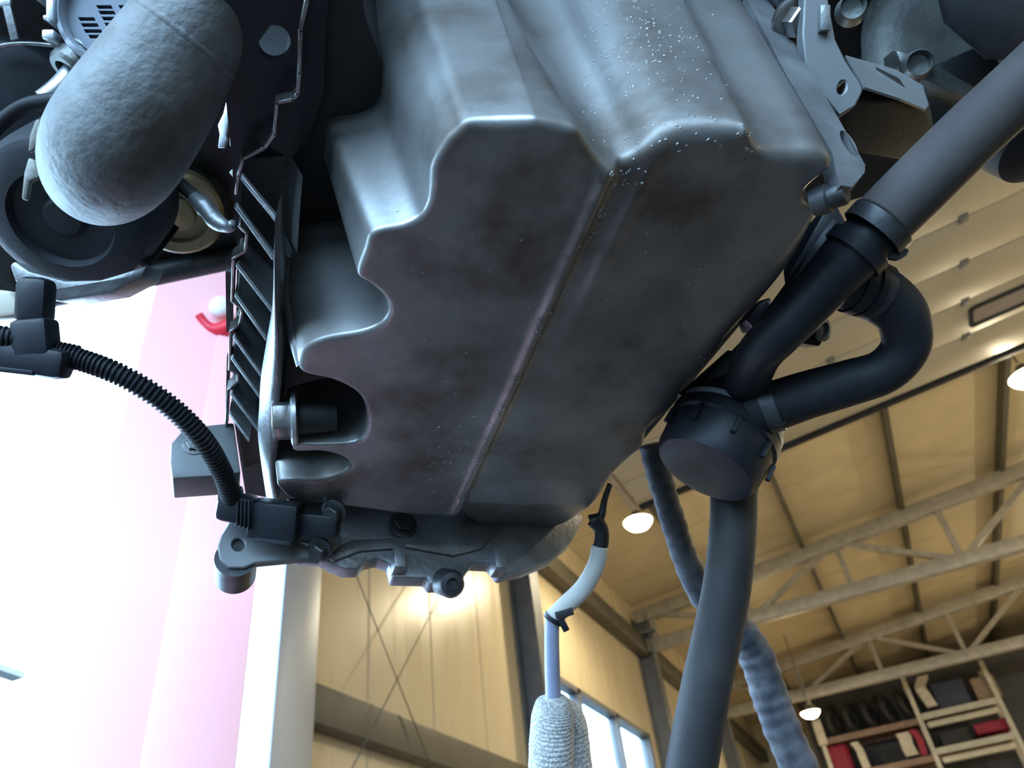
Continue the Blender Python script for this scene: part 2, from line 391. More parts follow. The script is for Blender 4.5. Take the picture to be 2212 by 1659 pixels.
def rrect(x0, x1, y0, y1, r, n=5):
    out = []
    for cx, cy, a in ((x1 - r, y1 - r, 0), (x0 + r, y1 - r, 90), (x0 + r, y0 + r, 180), (x1 - r, y0 + r, 270)):
        for k in range(n + 1): w = math.radians(a + 90 * k / n); out.append((cx + r * math.cos(w), cy + r * math.sin(w)))
    return out
for wx in (2.08, 3.3, .3):
    if wx == .3: continue
    a = rrect(wx, wx + .95, 6.85, 7.17, .05); b = rrect(wx + .04, wx + .91, 6.89, 7.13, .04)
    q = mesh('door_window', *prism([Vector((x, yy, DZ(x) - .02)) for x, yy in a], Vector((0, 0, .019)), [[Vector((x, yy, DZ(x) - .02)) for x, yy in b]]), M_RUBBER, sd)
    mesh('pane', *prism([Vector((x, yy, DZ(x) - .008)) for x, yy in b], Vector((0, 0, .007))), M_GLASS, q)
for x in (DX0 - .06, DX1 + .06):
    mesh('door_track', *dpl(x - .03, x + .03, YB + .2, 7.9, -.02, .06), M_TRUSS, sd)
# high-bay lamps
UPL, ROWP = 70, 230
def lamp(c, r, label, power, up):
    t = thing('high_bay_lamp', label, 'lamp', c, 'high-bay lamps under the roof')
    zr = roofz(c.x) - c.z
    G().add(*lathe(c, Z_, [(.0, r), (.015, r * 1.01), (.05, r * .6), (.09, r * .35), (.14, r * .3), (.16, r * .1)], 24)).build('shade', M_FRAME, t, smooth=True, auto=.6)
    G().add(*lathe(c, Z_, [(-r * .62, 0.001), (-r * .58, r * .35), (-r * .45, r * .66), (-r * .22, r * .88), (-.005, r * .97)], 24)).build('diffuser', M_LAMP, t, smooth=True)
    G().add(*lathe(c + Z_ * .2, Z_, [(0, .012), (zr - .2, .012)], 8)).build('hanger', M_FRAME, t)
    for kind, pw, z in (('SPOT', power, -r * .7), ('POINT', up, -r * .72)):
        l = bpy.data.lights.new('lamp_light', kind); l.energy = pw; l.color = (1, .86, .59); l.shadow_soft_size = r * .9 if kind == 'SPOT' else .05
        if kind == 'SPOT': l.spot_size = math.radians(165); l.spot_blend = .6; l.shadow_soft_size = .05
        o = bpy.data.objects.new('lamp_light', l); COL.objects.link(o); o.parent = t; o.location = (0, 0, z)
lamp(P(1378, 1126, 4.9), .20, 'glowing round lamp between the thin breather tube and thick hose', 430, UPL)
lamp(P(1750, 1538, 4.1), .20, 'glowing lamp in front of the storage racks', 800, UPL)
lamp(P(2218, 812, 4.9), .20, 'glowing lamp cut by the right picture edge', 430, UPL)
for i, yl in enumerate((3.0, 9.0, 15.0, 21.0)):  # unseen lamp row, added to brighten the ceiling
    lamp(Vector((5.8, yl, CAMZ + 4.6)), .2, ['high-bay lamp on the right side nearest the drive-in door', 'second high-bay lamp on the right side of the hall', 'third high-bay lamp on the right side of the hall', 'high-bay lamp on the right side nearest the far wall'][i], 500, ROWP)

# ================================================================== the engine underside
H = .38                                        # sump floor height above the camera
U = Vector((-.68, .735, 0)).normalized(); V = Vector((U.y, -U.x, 0)); V = V if V.x > 0 else -V
def zc(z): return z                            # heights below are relative to the camera
# --- oil pan outline: (px, py, upward lean dx/dy, fillet radius mm, wall height mm)
OUT = [
 (925,402,.43,5,240),(930,352,.42,5,240),(956,304,.40,5,240),(984,276,.38,5,240),(1003,260,.36,5,240),(1028,254,.35,6,240),(1085,251,.34,7,240),(1145,250,.33,6,240),(1166,252,.37,6,240),(1215,260,.45,7,240),(1245,272,.58,5,240),(1258,290,.60,5,240),
 (1280,322,.60,6,240),(1312,352,.56,7,240),(1362,346,.50,8,240),(1408,306,.49,11,240),(1455,282,.48,13,240),(1525,272,.48,14,240),(1596,278,.50,10,240),(1622,288,.50,6,240),(1633,308,.50,5,240),(1642,324,.50,6,240),
 (1664,332,.53,9,240),(1720,332,.57,11,240),(1775,334,.57,10,240),(1806,352,.58,8,240),(1806,380,.58,8,240),(1770,408,.6,6,130),(1750,430,.6,5,130),(1752,455,.6,5,130),(1774,470,.6,5,130),
 (1764,500,.6,9,120),(1742,540,.6,24,120),(1712,585,.6,30,120),(1682,622,.6,33,120),(1655,652,.6,34,120),(1612,697,.6,34,120),(1575,740,.6,34,120),(1539,787,.6,33,120),(1492,833,.6,30,120),(1468,876,.6,26,120),(1424,917,.6,24,120),
 (1402,946,.6,10,120),(1394,980,.5,8,110),(1370,1000,.5,8,110),(1326,1042,.4,8,100),(1300,1085,.4,8,90),(1262,1128,.3,8,80),(1215,1165,.2,8,70),(1140,1182,.1,8,60),(1065,1172,.1,6,60),(1012,1140,.1,5,60),
 (992,1113,.1,4,60),(900,1109,.1,4,60),(800,1096,.05,4,60),(690,1083,.05,4,60),(632,1073,.1,5,60),(606,1053,.1,5,60),(600,1038,.1,3,70),
 (630,1032,.05,3,50),(695,1030,.02,4,50),(742,1016,.0,4,50),(755,999,-.02,4,50),(738,983,-.04,3,50),(695,972,-.06,2,50),(640,972,.1,1.5,60),
 (640,958,.1,1.5,60),(700,957,.0,2,70),(765,952,-.05,3,70),(788,930,-.07,4,70),(791,885,-.07,4,70),(772,846,-.05,4,70),(722,818,0,3,70),(670,806,.1,3,90),
 (650,796,.22,4,160),(643,776,.23,6,160),(655,748,.2,5,160),(700,727,.1,4,160),(775,714,.06,4,160),(818,697,.05,4,160),(837,672,.08,4,160),(832,642,.12,4,160),(806,614,.2,3,160),(775,594,.28,3,160),
 (773,572,.30,4,160),(786,535,.34,4,160),(796,504,.38,4,190),(820,490,.38,4,190),(868,481,.38,4,190),(904,462,.40,4,215),(921,435,.42,4,240)]
def vtop(px, py, hz, lean):                    # point on the upper rim of the wall
    b = P(px, py, H); tx, ty = proj(b + Z_ * hz)
    return P(px + lean * (ty - py), ty, H + hz)
ctrl_b = [P(a[0], a[1], H + a[3] * .0007) for a in OUT]; ctrl_t = [vtop(a[0], a[1], a[4] / 1000, a[2]) for a in OUT]
def closed_catmull(c, n):
    L = len(c); out = []
    for i in range(L):
        p0, p1, p2, p3 = c[i - 1], c[i], c[(i + 1) % L], c[(i + 2) % L]
        for k in range(n):
            t = k / n; out.append(.5 * ((2 * p1) + (p2 - p0) * t + (2 * p0 - 5 * p1 + 4 * p2 - p3) * t * t + (3 * p1 - p0 - 3 * p2 + p3) * t ** 3))
    return out
NS = 4
ob, ot = closed_catmull(ctrl_b, NS), closed_catmull(ctrl_t, NS)
orad = [v.x for v in closed_catmull([Vector((a[3] / 1000, 0, 0)) for a in OUT], NS)]
N = len(ob)
S0, S1 = P(1335, 352, H), P(988, 1112, H); SD = (S1 - S0); SL = SD.length; SD.normalize(); SN = Vector((SD.y, -SD.x, 0))
if (P(1500, 700, H) - S0).dot(SN) < 0: SN = -SN
def sst(a, b, x): t = min(1, max(0, (x - a) / (b - a))); return t * t * (3 - 2 * t)
from mathutils import noise as mno
def relief(p):                                 # ridge beside the parting line, the raised right half, casting unevenness
    s = (p - S0).dot(SN); a = (p - S0).dot(SD)
    z = .0075 * sst(-.001, .007, s) - .0026 * math.exp(-((s + .003) / .0035) ** 2)
    z -= .0022 * math.exp(-((s - .024) / .005) ** 2) * (1 - sst(.05, .22, a))
    z += .03 * max(0, s - .02) * sst(.0, .1, s)
    z += .18 * max(0, a - SL * .97) * sst(0, .01, s)
    z += .0005 * mno.noise(p * 22) + .00008 * mno.noise(p * 90)
    return z
nrm = []
area = sum(ob[i].x * ob[(i + 1) % N].y - ob[(i + 1) % N].x * ob[i].y for i in range(N))
for i in range(N):
    t = (ob[(i + 2) % N] - ob[i - 2]); n = Vector((t.y, -t.x, 0)).normalized()
    nrm.append(n if area > 0 else -n)
for _ in range(2): nrm = [((nrm[i - 1] + nrm[i] * 2 + nrm[(i + 1) % N])).normalized() for i in range(N)]
g = G(); rings = []
NF = 6
inset = [ob[i] - nrm[i] * orad[i] for i in range(N)]
zoff = [relief(inset[i]) for i in range(N)]
for k in range(NF + 1):
    w = math.pi / 2 * k / NF
    rings.append([Vector((ob[i].x, ob[i].y, 0)) - nrm[i] * orad[i] * (1 - math.sin(w)) + Z_ * (CAMZ + H + zoff[i] + orad[i] * (1 - math.cos(w))) for i in range(N)])
NWAL = 14
for k in range(1, NWAL + 1):
    t = k / NWAL; row = []
    for i in range(N):
        b = rings[NF][i]; q = b.lerp(ot[i], t)
        q = q + nrm[i] * (.0004 * mno.noise(q * 18)); row.append(q)
    rings.append(row)
for r in rings: g.v += r
for k in range(len(rings) - 1):
    for i in range(N):
        j = (i + 1) % N; g.f.append((k * N + i, k * N + j, (k + 1) * N + j, (k + 1) * N + i))
# floor of the sump: constrained triangulation filled with a fine grid
pts2 = [Vector((v.x, v.y)) for v in inset]; edges = [(i, (i + 1) % N) for i in range(N)]
x0, x1 = min(p.x for p in pts2), max(p.x for p in pts2); y0, y1 = min(p.y for p in pts2), max(p.y for p in pts2)
def inside(x, y):
    c = False; j = N - 1
    for i in range(N):
        a, b = pts2[i], pts2[j]
        if (a.y > y) != (b.y > y) and x < (b.x - a.x) * (y - a.y) / (b.y - a.y) + a.x: c = not c
        j = i
    return c
step = .0036; yy = y0
extra = []
nx = int((x1 - x0) / step)
while yy < y1:
    xs = []
    j = N - 1
    for i in range(N):
        a, b = pts2[i], pts2[j]
        if (a.y > yy) != (b.y > yy): xs.append((b.x - a.x) * (yy - a.y) / (b.y - a.y) + a.x)
        j = i
    xs.sort()
    for q in range(0, len(xs) - 1, 2):
        x = xs[q] + step * .7
        while x < xs[q + 1] - step * .7: extra.append(Vector((x, yy))); x += step
    yy += step
va, ea, fa, o1, o2, o3 = mg.delaunay_2d_cdt(pts2 + extra, edges, [], 1, 1e-7)
base = len(g.v); imap = {}
for i, v in enumerate(va):
    src = [q for q in o1[i] if q < N]
    if src: imap[i] = src[0]
    else:
        p = Vector((v.x, v.y, CAMZ + H)); p.z += relief(p); imap[i] = len(g.v); g.v.append(p)
for f in fa: g.f.append(tuple(imap[i] for i in f))
pan = thing('oil_pan', 'oil-stained cast aluminium oil pan filling the middle of the picture', 'oil pan', P(1150, 650, H))
body = g.build('sump_body', M_ALU, pan, smooth=True)
bvh = BVHTree.FromPolygons([tuple(v) for v in g.v], g.f)
def hit(px, py):
    loc, nn, idx, dist = bvh.ray_cast(CAM, ray(px, py).normalized()); 
    if loc is not None and nn.dot(ray(px, py)) > 0: nn = -nn
    return loc, nn
# upper rim plate that closes the pan above its walls
rim = [v + Z_ * .0 for v in ot]
# --- left skirt, pocket, fins and rail of the pan
def zpts(pl, dz): return [P(a, b, H + dz) for a, b in pl]
L1 = [(594,470),(593,560),(596,660),(604,765),(604,850),(600,950),(594,1040),(602,1078)]
L2 = [(597,470),(592,562),(588,660),(576,736),(564,812),(560,880),(558,950),(575,1072)]
L3 = [(520,400),(511,480),(511,573),(508,638),(504,728),(499,800),(496,896),(522,1062)]
def loft(lines, n=6):
    ls = [catmull(l, n) for l in lines]; vs = [p for l in ls for p in l]; k = len(ls[0])
    return vs, [(a * k + i, a * k + i + 1, (a + 1) * k + i + 1, (a + 1) * k + i) for a in range(len(ls) - 1) for i in range(k - 1)]
def lean(a, b, t): return [x.lerp(y, t) for x, y in zip(a, b)]
sk1, sk2 = zpts(L1, .022), zpts(L2, .045)
sk0 = [p + V * .003 + Z_ * .05 for p in sk1]
mid = [p - Z_ * .004 for p in lean(sk1, sk2, .5)]
up = [p + Z_ * .05 + V * .004 for p in sk2]
G().add(*loft([sk0, sk1, mid, sk2, up])).build('side_skirt', M_ALU2, pan, smooth=True)
E1 = [(600,440,.143),(612,520,.109),(625,610,.070),(638,700,.032),(649,786,.001)]
E2 = [(584,440,.150),(591,520,.115),(599,610,.076),(614,700,.038),(640,793,.003)]
e1_, e2_ = [P(a, b, H + c) for a, b, c in E1], [P(a, b, H + c) for a, b, c in E2]
G().add(*loft([[p + V * .01 + Z_ * .03 for p in e2_], e2_, [p.lerp(q, .5) - Z_ * .0015 - V * .001 for p, q in zip(e2_, e1_)], e1_, [p + V * .008 + Z_ * .002 for p in e1_]], 8)).build('step_face', M_ALU2, pan, smooth=True)
rl = zpts(L3, .075)
G().add(*loft([[p + Z_ * .03 for p in rl], [p + Z_ * .045 + V * .03 for p in rl], [p + V * .01 for p in up]])).build('skirt_pocket', M_BLOCK, pan, smooth=True)
FINS = [((520,384),(600,482)),((508,446),(592,562)),((511,573),(590,676)),((508,638),(578,738)),((504,728),(565,814)),((500,774),(563,861)),((498,850),(560,934)),((495,896),(538,955))]
for a, b in FINS:
    A, B = P(*a, H + .072), P(*b, H + .047); n = (B - A).cross(Z_).normalized() * .0016
    hh = .006 if a[1] < 500 else .04
    q = [A, B, B + Z_ * hh, A + Z_ * hh * .8]
    mesh('fin', *prism([p - n for p in q], n * 2), M_ALU2, pan, bevel=.0007, segs=1)
def ribbon(pl, dz, w, h, name, m, parent):
    p = zpts(pl, dz); g = G()
    for a, b in zip(p[:-1], p[1:]): g.add(*bar(a - (b - a).normalized() * w * .4, b + (b - a).normalized() * w * .4, w, h, (b - a).cross(Z_)))
    return g.build(name, m, parent, bevel=w * .2, segs=1)
ribbon([(519,478),(535,494),(532,532),(506,548),(503,640),(522,656),(525,668),(519,690),(500,706),(497,789),(516,798),(516,814),(494,833),(490,915)], .082, .0022, .012, 'gasket_edge', M_STEEL, pan)
ribbon([(664,-10),(650,60),(647,150),(644,195),(634,208),(599,215),(594,283),(572,313),(526,336),(516,372),(512,410)], .105, .0026, .010, 'gasket_edge', M_STEEL, pan)
mesh('back_plate', *prism(zpts([(487,588),(503,588),(503,705),(489,720)], .09), Z_ * .004), M_DARKSTEEL, pan)
mesh('back_plate', *prism(zpts([(490,770),(498,770),(492,915),(486,935)], .09), Z_ * .004), M_DARKSTEEL, pan)
# --- drain plug in its recess
pc = D(633, 903, .634); pax = (D(600, 905, .640) - D(652, 903, .645)).normalized()
plug = G().add(*hexhead(pc, pax, .0180, .0165)).build('drain_plug', M_STEEL, pan, bevel=.0008, segs=1)
G().add(*lathe(pc - pax * .004, pax, [(0, .020), (.0015, .0235), (.0045, .0235), (.006, .020)], 32)).build('plug_washer', M_SILVER, plug, smooth=True, auto=.6)
G().add(*lathe(pc - pax * .035, pax, [(0, .012), (.028, .014), (.032, .014)], 32)).build('plug_boss', M_BLOCK, pan, smooth=True, auto=.6)
# --- right-hand flange ear with its slot, and the bolt beside it
q0 = P(1812, 372, H + .012)
def ell(cx, cy, a, b, ang, n=20):
    c, s = math.cos(ang), math.sin(ang)
    return [(cx + a * math.cos(w) * c - b * math.sin(w) * s, cy + a * math.cos(w) * s + b * math.sin(w) * c) for w in [2 * math.pi * k / n for k in range(n)]]
ear = [(1655,-10),(1700,62),(1750,150),(1869,356),(1868,372),(1840,404),(1816,400),(1806,372),(1798,330),(1700,165),(1610,-10)]
mesh('flange_ear', *prism([PL(a, b, q0, U) for a, b in ear], U * .012, [[PL(a, b, q0, U) for a, b in ell(1834, 310, 33, 11, math.radians(58))]]), M_ALU2, pan)
bc = PL(1798, 425, q0 + U * .012, U)
G().add(*lathe(bc, -U * .6 + Z_ * -.3 + V * .35, [(-.012, .0095), (-.002, .0095), (-.001, .0078), (.007, .0078), (.009, .0065)], 28)).build('flange_bolt', M_DARKSTEEL, pan, smooth=True, auto=.6)
# --- oil drops and grime
dr = G(); ico = bmesh.new(); bmesh.ops.create_icosphere(ico, subdivisions=1, radius=1); iv = [v.co.copy() for v in ico.verts]; fi = [tuple(v.index for v in f.verts) for f in ico.faces]; ico.free()
def drop(px, py, a, b, h, jit=.4):
    loc, n = hit(px, py)
    if loc is None: return
    t = (X_ - n * X_.dot(n)).normalized(); t = (t + n.cross(t) * random.uniform(-jit, jit)).normalized(); s = n.cross(t)
    dr.add([loc + t * v.x * a + s * v.y * b + n * v.z * h for v in iv], fi)
for i in range(210):
    x = random.uniform(1255, 1690); y = random.uniform(2, 330)
    lo = 1080 + y * .52
    if x < lo + 40 or x > 1480 + y * .5: continue
    drop(x, y, random.uniform(.0006, .0016), random.uniform(.0004, .0007), .0005)
for i in range(70): drop(random.gauss(1400, 55), random.gauss(75, 45), random.uniform(.0007, .0017), .0005, .0005)
for i in range(55): drop(random.gauss(1010, 60), random.gauss(985, 55), random.uniform(.0005, .0016), random.uniform(.0004, .0010), .0006)
for i in range(60): drop(random.uniform(850, 1650), random.uniform(450, 900), random.uniform(.0004, .0010), .0005, .0005)
for i in range(46):
    t = random.random(); drop(1345 - 345 * t + random.gauss(0, 9), 360 + 740 * t, random.uniform(.0006, .0016), random.uniform(.0005, .0012), .0008)
for i in range(20): drop(random.gauss(1345, 22), random.gauss(382, 18), random.uniform(.0006, .0018), random.uniform(.0005, .0012), .0008)
for i in range(50):
    t = random.random(); drop(1480 + 170 * t + random.gauss(0, 9), 830 - 150 * t + random.gauss(0, 9), random.uniform(.0006, .0014), random.uniform(.0004, .0008), .0005)
od = dr.build('oil_drops', M_OIL, pan, smooth=True); od['kind'] = 'stuff'
# --- engine block above the pan
blk = [(500,330),(508,470),(512,560),(510,700),(504,900),(530,1066),(690,1096),(1000,1110),(1240,1090),(1390,950),(1600,700),(1735,480),(1700,330),(1600,200),(1450,170),(1300,230),(1150,150),(960,140),(850,200),(790,40),(740,-250),(700,-250),(690,100),(650,310),(580,350)]
mesh('engine_block', *prism(zpts(blk, .125), Z_ * .22), M_BLOCK)
tag(bpy.data.objects['engine_block'], 'blackened engine block directly above the oil pan', 'engine')
# timing cover plate with its round hole
cov = [(452,-120),(720,-120),(704,60),(700,200),(655,330),(560,415),(525,400),(500,330),(486,200)]
tc_ = tag(mesh('cover_plate', *prism(zpts(cov, .118), Z_ * .006, [zpts(ell(592, 92, 36, 38, 0, 28), .118)]), M_PLASTIC), 'black cover plate with a round hole beside the rough pipe', 'plate')
# car floor high above everything
und = [(-700,-760),(1106,-860),(2900,-760),(2900,120),(2240,330),(1960,400),(1700,470),(1300,650),(900,860),(640,800),(560,620),(508,548),(330,592),(60,640),(-700,760)]
tag(mesh('car_underbody', *prism(zpts(und, .44), Z_ * .05, [zpts(ell(585, 85, 75, 75, 0, 20), .44)]), M_BLOCK), 'dark underbody of the raised car above the engine', 'car body')
# ================================================================== gearbox end below the pan in the picture
gp = S1 + U * .05
def gpl(pl): return [PL(a, b, gp, U) for a, b in pl]
gb_ = thing('gearbox_flange', 'dirty grey gearbox flange behind the far end of the pan', 'flange', PL(950, 1180, gp, U))
fo = [(620,1075),(1000,1075),(1240,1090),(1262,1120),(1235,1170),(1190,1208),(1130,1232),(1082,1242),(1062,1216),(1020,1214),(1008,1236),(985,1262),(930,1262),(922,1248),(848,1246),(842,1216),(815,1206),(790,1212),(775,1228),(745,1228),(712,1216),(695,1204),(640,1200)]
mesh('plate', *prism(gpl(fo), U * .022), M_ALU2, gb_, bevel=.003)
sc = PL(962, 1235, gp, U); sa = (Z_ * -.45 - U * .8).normalized()
G().add(*lathe(sc + U * .02, sa, [(0, .0135), (.045, .0135), (.05, .011), (.051, .006), (.046, .0055)], 28)).build('stud', M_DARKSTEEL, gb_, smooth=True, auto=.6)
for a in ((858, 1226), (1072, 1228)):
    c = PL(*a, gp, U); mesh('lug', *box_at(c - U * .006 + Z_ * .004, V * .006, U * .012, Z_ * .012), M_ALU2, gb_, bevel=.002)
c = PL(870, 1135, gp - U * .002, U); bolt(gb_, c, -U, .010, .008, M_DARKSTEEL)
rib = [PL(a, b, gp - U * .004, U) for a, b in ((700,1195),(760,1165),(900,1158),(1010,1172),(1060,1160),(1040,1185),(980,1200),(880,1182),(780,1190),(720,1212))]
mesh('casting_rib', *prism(rib, U * .006), M_ALU2, gb_, bevel=.002)
# lower bracket with bushing
br = thing('mounting_bracket', 'grey bracket plate with a hole and rounded bushing', 'bracket', PL(515, 1176, gp - U * .02, U))
g2 = gp - U * .02
def g2l(pl): return [PL(a, b, g2, U) for a, b in pl]
mesh('plate', *prism(g2l([(498,1122),(546,1130),(720,1130),(740,1166),(700,1203),(635,1208),(550,1216),(527,1226),(492,1226),(474,1206),(470,1179),(478,1155)]), U * .010, [g2l(ell(515, 1176, 14, 14, 0))]), M_FRAME, br, bevel=.0012, segs=1)
bu = PL(510, 1200, g2, U); G().add(*lathe(bu, (U * .9 + Z_ * .0), [(.004, .0185), (.04, .0185)], 32)).build('bushing', M_DARKSTEEL, br, smooth=True, auto=.6)
# left lug
lg = thing('support_lug', 'small dark lug with a bolt left of the finned rail', 'bracket', PL(425, 975, gp - U * .06, U))
g3 = gp - U * .06
mesh('plate', *prism([PL(a, b, g3, U) for a, b in ((369,958),(391,932),(448,918),(505,912),(520,1020),(470,1027),(372,1033),(367,999))], U * .035), M_FRAME, lg, bevel=.003)
bolt(lg, PL(420, 962, g3, U), -U, .0072, .004, M_ALU2)
# ================================================================== sensor plug and harness
cn = thing('sensor_connector', 'black angled sensor connector under the front corner of the pan', 'connector', D(600, 1120, .70))
CU, CR = ROT @ Vector((0, -1, 0)), ROT @ Vector((1, 0, 0)); CF = ROT @ Vector((0, 0, 1))
def slab(a, b, hpx, tpx, d, m, parent, name, bev=.002):
    A, B = D(*a, d), D(*b, d); n = (B - A).cross(CF).normalized()
    return mesh(name, *box_at((A + B) / 2, (B - A) / 2, n * hpx / 2 * d / FPX, CF * tpx / 2 * d / FPX), m, parent, bevel=bev)
slab((474,1090),(556,1105), 62, 55, .69, M_PLASTIC, cn, 'elbow_boot', .006)
slab((500,1048),(497,1090), 48, 44, .69, M_PLASTIC, cn, 'boot_neck', .005)
q = slab((545,1117),(648,1128), 80, 66, .695, M_PLASTIC, cn, 'connector_body', .003)
slab((552,1160),(632,1168), 16, 30, .688, M_DARKSTEEL, q, 'latch', .001)
slab((640,1128),(732,1136), 50, 50, .705, M_PLASTIC, cn, 'sensor_plug', .003)
for k in range(4): slab((548 - 8 * k, 1078), (546 - 8 * k, 1140 - 3 * k), 4, 60, .688, M_PLASTIC, q, 'rib', .0008)
bolt(cn, D(724, 1104, .705), -CF + CU * -.3 - CR * .3, .0085, .010, M_DARKSTEEL)
bolt(cn, D(694, 1186, .71), -CF + CU * -.3 - CR * .3, .0085, .010, M_DARKSTEEL)
slab((630,1190),(690,1196), 45, 12, .72, M_ALU2, cn, 'clip_plate', .001)
hn = thing('wiring_harness', 'black corrugated cable conduit curving across the pink post', 'cable', D(120, 760, .58))
pth = catmull([D(*c) for c in ((95,762,.575),(170,776,.58),(270,815,.585),(370,880,.60),(440,952,.62),(480,1020,.655),(501,1078,.685))], 40)
NPT = len(pth); rr_ = [(.0078 + (.0009 if (i % 4) < 2 else -.0009)) * (1.18 if i < 40 else 1) for i in range(NPT)]
G().add(*sweep(pth, rr_, 18)).build('conduit', M_RUBBER, hn, smooth=True, auto=.5)
pl_ = catmull([D(-60,722,.56), D(10,728,.565), D(70,735,.57)], 24); G().add(*sweep(pl_, [.0075 + (.0008 if (i % 4) < 2 else -.0008) for i in range(len(pl_))], 18)).build('conduit', M_RUBBER, hn, smooth=True, auto=.5)
slab((-60,758),(150,790), 66, 60, .57, M_PLASTIC, hn, 'tee_sleeve', .006)
slab((74,690),(82,775), 80, 62, .57, M_PLASTIC, hn, 'tee_branch', .004)
slab((-60,790),(86,806), 12, 50, .568, M_PLASTIC, hn, 'clip_edge', .001)
slab((80,600),(74,700), 70, 56, .58, M_PLASTIC, hn, 'plug_neck', .006)
# ================================================================== left-hand parts
M_PALE2 = mat('dull_pale_metal', (.26, .26, .24), .55, .3, (.15, .145, .13), 40, .3)
dp = thing('intake_pipe', 'thick rough grey metal pipe ending in a rounded elbow', 'pipe', D(400, 150, .5))
p_, r_2 = hose_path([(860,-500,.52,108),(600,-170,.50,112),(480,-20,.50,114),(387,103,.50,123),(318,212,.505,137),(258,302,.512,142),(232,345,.53,133),(217,372,.565,114),(214,386,.62,94)], 14)
G().add(*sweep(p_, r_2, 48)).build('pipe_wall', M_PIPE, dp, smooth=True)
k = 40; a_ = (p_[k + 1] - p_[k - 1]).normalized()
G().add(*sweep([p_[k] - a_ * .003, p_[k] - a_ * .001, p_[k] + a_ * .001, p_[k] + a_ * .003], [r_2[k] * .99, r_2[k] * 1.012, r_2[k] * 1.012, r_2[k] * .99], 48, False)).build('weld_bead', M_PIPE, dp, smooth=True)
M_BLOCK2 = mat('grimy_black_casting', (.020, .022, .030), .6, .2, (.010, .011, .016), 12, .3, 90)
cp = thing('compressor', 'dark round compressor housing below the rough pipe end', 'compressor', D(165, 470, .68))
ca = (-CF * .8 - CU * .55 + CR * .05).normalized(); cc = D(160, 450, .70)
G().add(*lathe(cc, ca, [(-.09, .06), (-.06, .074), (0, .075), (.02, .070), (.026, .060), (.028, .045), (.020, .042), (.019, .02), (.024, .015), (.025, .004)], 48)).build('housing', M_BLOCK2, cp, smooth=True, auto=.5)
for w in (20, 80, 140, 200, 260, 320):
    a, b, ax = frame(ca); d = a * math.cos(math.radians(w)) + b * math.sin(math.radians(w))
    mesh('housing_rib', *box_at(cc + d * .073 - ax * .03, d * .006, ax * .045, d.cross(ax) * .003), M_BLOCK2, cp, bevel=.001)
def dpr(pl, d, t, m, parent, name, bev=.001, dd=0): return mesh(name, *prism([D(a, b, d + dd * (a - pl[0][0]) / 100) for a, b in pl], CF * t), m, parent, bevel=bev)
dpr([(18,572),(30,562),(62,585),(140,606),(215,604),(262,590),(318,572),(306,600),(240,634),(130,652),(70,640),(30,606)], .66, .035, M_ALU2, cp, 'lower_bracket', .006)
dpr([(-40,622),(20,628),(46,668),(36,684),(-40,690)], .64, .02, M_PALE, cp, 'side_tab', .003)
al = thing('alternator', 'alternator with a slotted blue-grey grille behind the pipe', 'alternator', D(235, 45, .70))
aa = (-CF).normalized()
def apl(pl): return [D(a, b, .68) for a, b in pl]
slots = []
for (x0_, x1_, y_) in ((207,244,15),(255,291,15),(212,250,27),(260,292,27),(168,207,41),(219,257,40),(267,300,40),(174,214,54),(225,262,53),(180,222,67),(230,262,66),(190,226,79)):
    slots.append([(x0_, y_ - 4), (x1_ - 4, y_ - 4), (x1_, y_ + 4), (x0_ + 5, y_ + 4)])
mesh('grille', *prism(apl(ell(245, 30, 100, 92, 0, 40)), CF * .008, [apl(s_) for s_ in slots]), mat('grille_alloy', (.16, .185, .23), .5, .2), al)
G().add(*lathe(D(245, 30, .68), aa, [(-.06, .040), (-.05, .047), (-.02, .049), (.006, .048), (.010, .043), (.004, .041), (-.02, .040)], 48, False)).build('housing', M_JAMB, al, smooth=True, auto=.5)
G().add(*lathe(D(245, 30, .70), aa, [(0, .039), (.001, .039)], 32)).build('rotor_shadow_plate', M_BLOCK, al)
for a, b, w, h in ((100,6,24,8),(124,30,16,56),(120,50,22,10),(120,86,26,20)):
    mesh('mounting_tab', *box_at(D(a, b, .68), CR * w / 2 * .68 / FPX, CU * h / 2 * .68 / FPX, CF * .012), M_SILVER, al, bevel=.0015)
kb = thing('clip_bracket', 'small pale bent clip at the left side of the rough pipe', 'clip', D(62, 360, .58))
dpr([(74,258),(86,254),(80,300),(72,322),(58,330),(62,292)], .57, .006, M_PALE2, kb, 'upper_leaf', .002)
dpr([(60,338),(76,346),(84,382),(62,392),(56,432),(44,430),(50,372)], .57, .006, M_PALE2, kb, 'lower_leaf', .002)
ft = thing('pipe_fitting', 'pale metal fitting with a short bright pipe left of the rough pipe', 'fitting', D(150, 145, .70))
fa_ = (D(110, 190, .68) - D(185, 120, .70)).normalized()
G().add(*lathe(D(160, 140, .69), fa_, [(-.04, .018), (-.012, .018), (-.011, .0165), (-.006, .0165), (-.005, .0185), (.006, .0185), (.010, .016), (.010, .011), (.004, .0105)], 32)).build('collar', M_CAST2, ft, smooth=True, auto=.5)
p_, r_2 = hose_path([(160,150,.69,20),(128,188,.68,21),(95,216,.675,22)], 8); G().add(*sweep(p_, r_2, 20)).build('short_pipe', M_SILVER, ft, smooth=True)
cb = thing('black_cover', 'glossy black domed cover at the left picture edge', 'cover', D(20, 200, .72))
G().add(*lathe(D(30, 250, .76), (-CF * .8 - CU * .3).normalized(), [(-.03, .072), (0, .072), (.006, .068), (.012, .05), (.014, .0)], 48, False)).build('dome', M_PLASTIC, cb, smooth=True, auto=.6)
p_, r_2 = hose_path([(-30,118,.72,5),(0,100,.72,5),(50,94,.72,5),(110,98,.72,5),(165,108,.72,4)], 8); G().add(*sweep(p_, r_2, 10)).build('bright_rim', M_STEEL, cb, smooth=True)
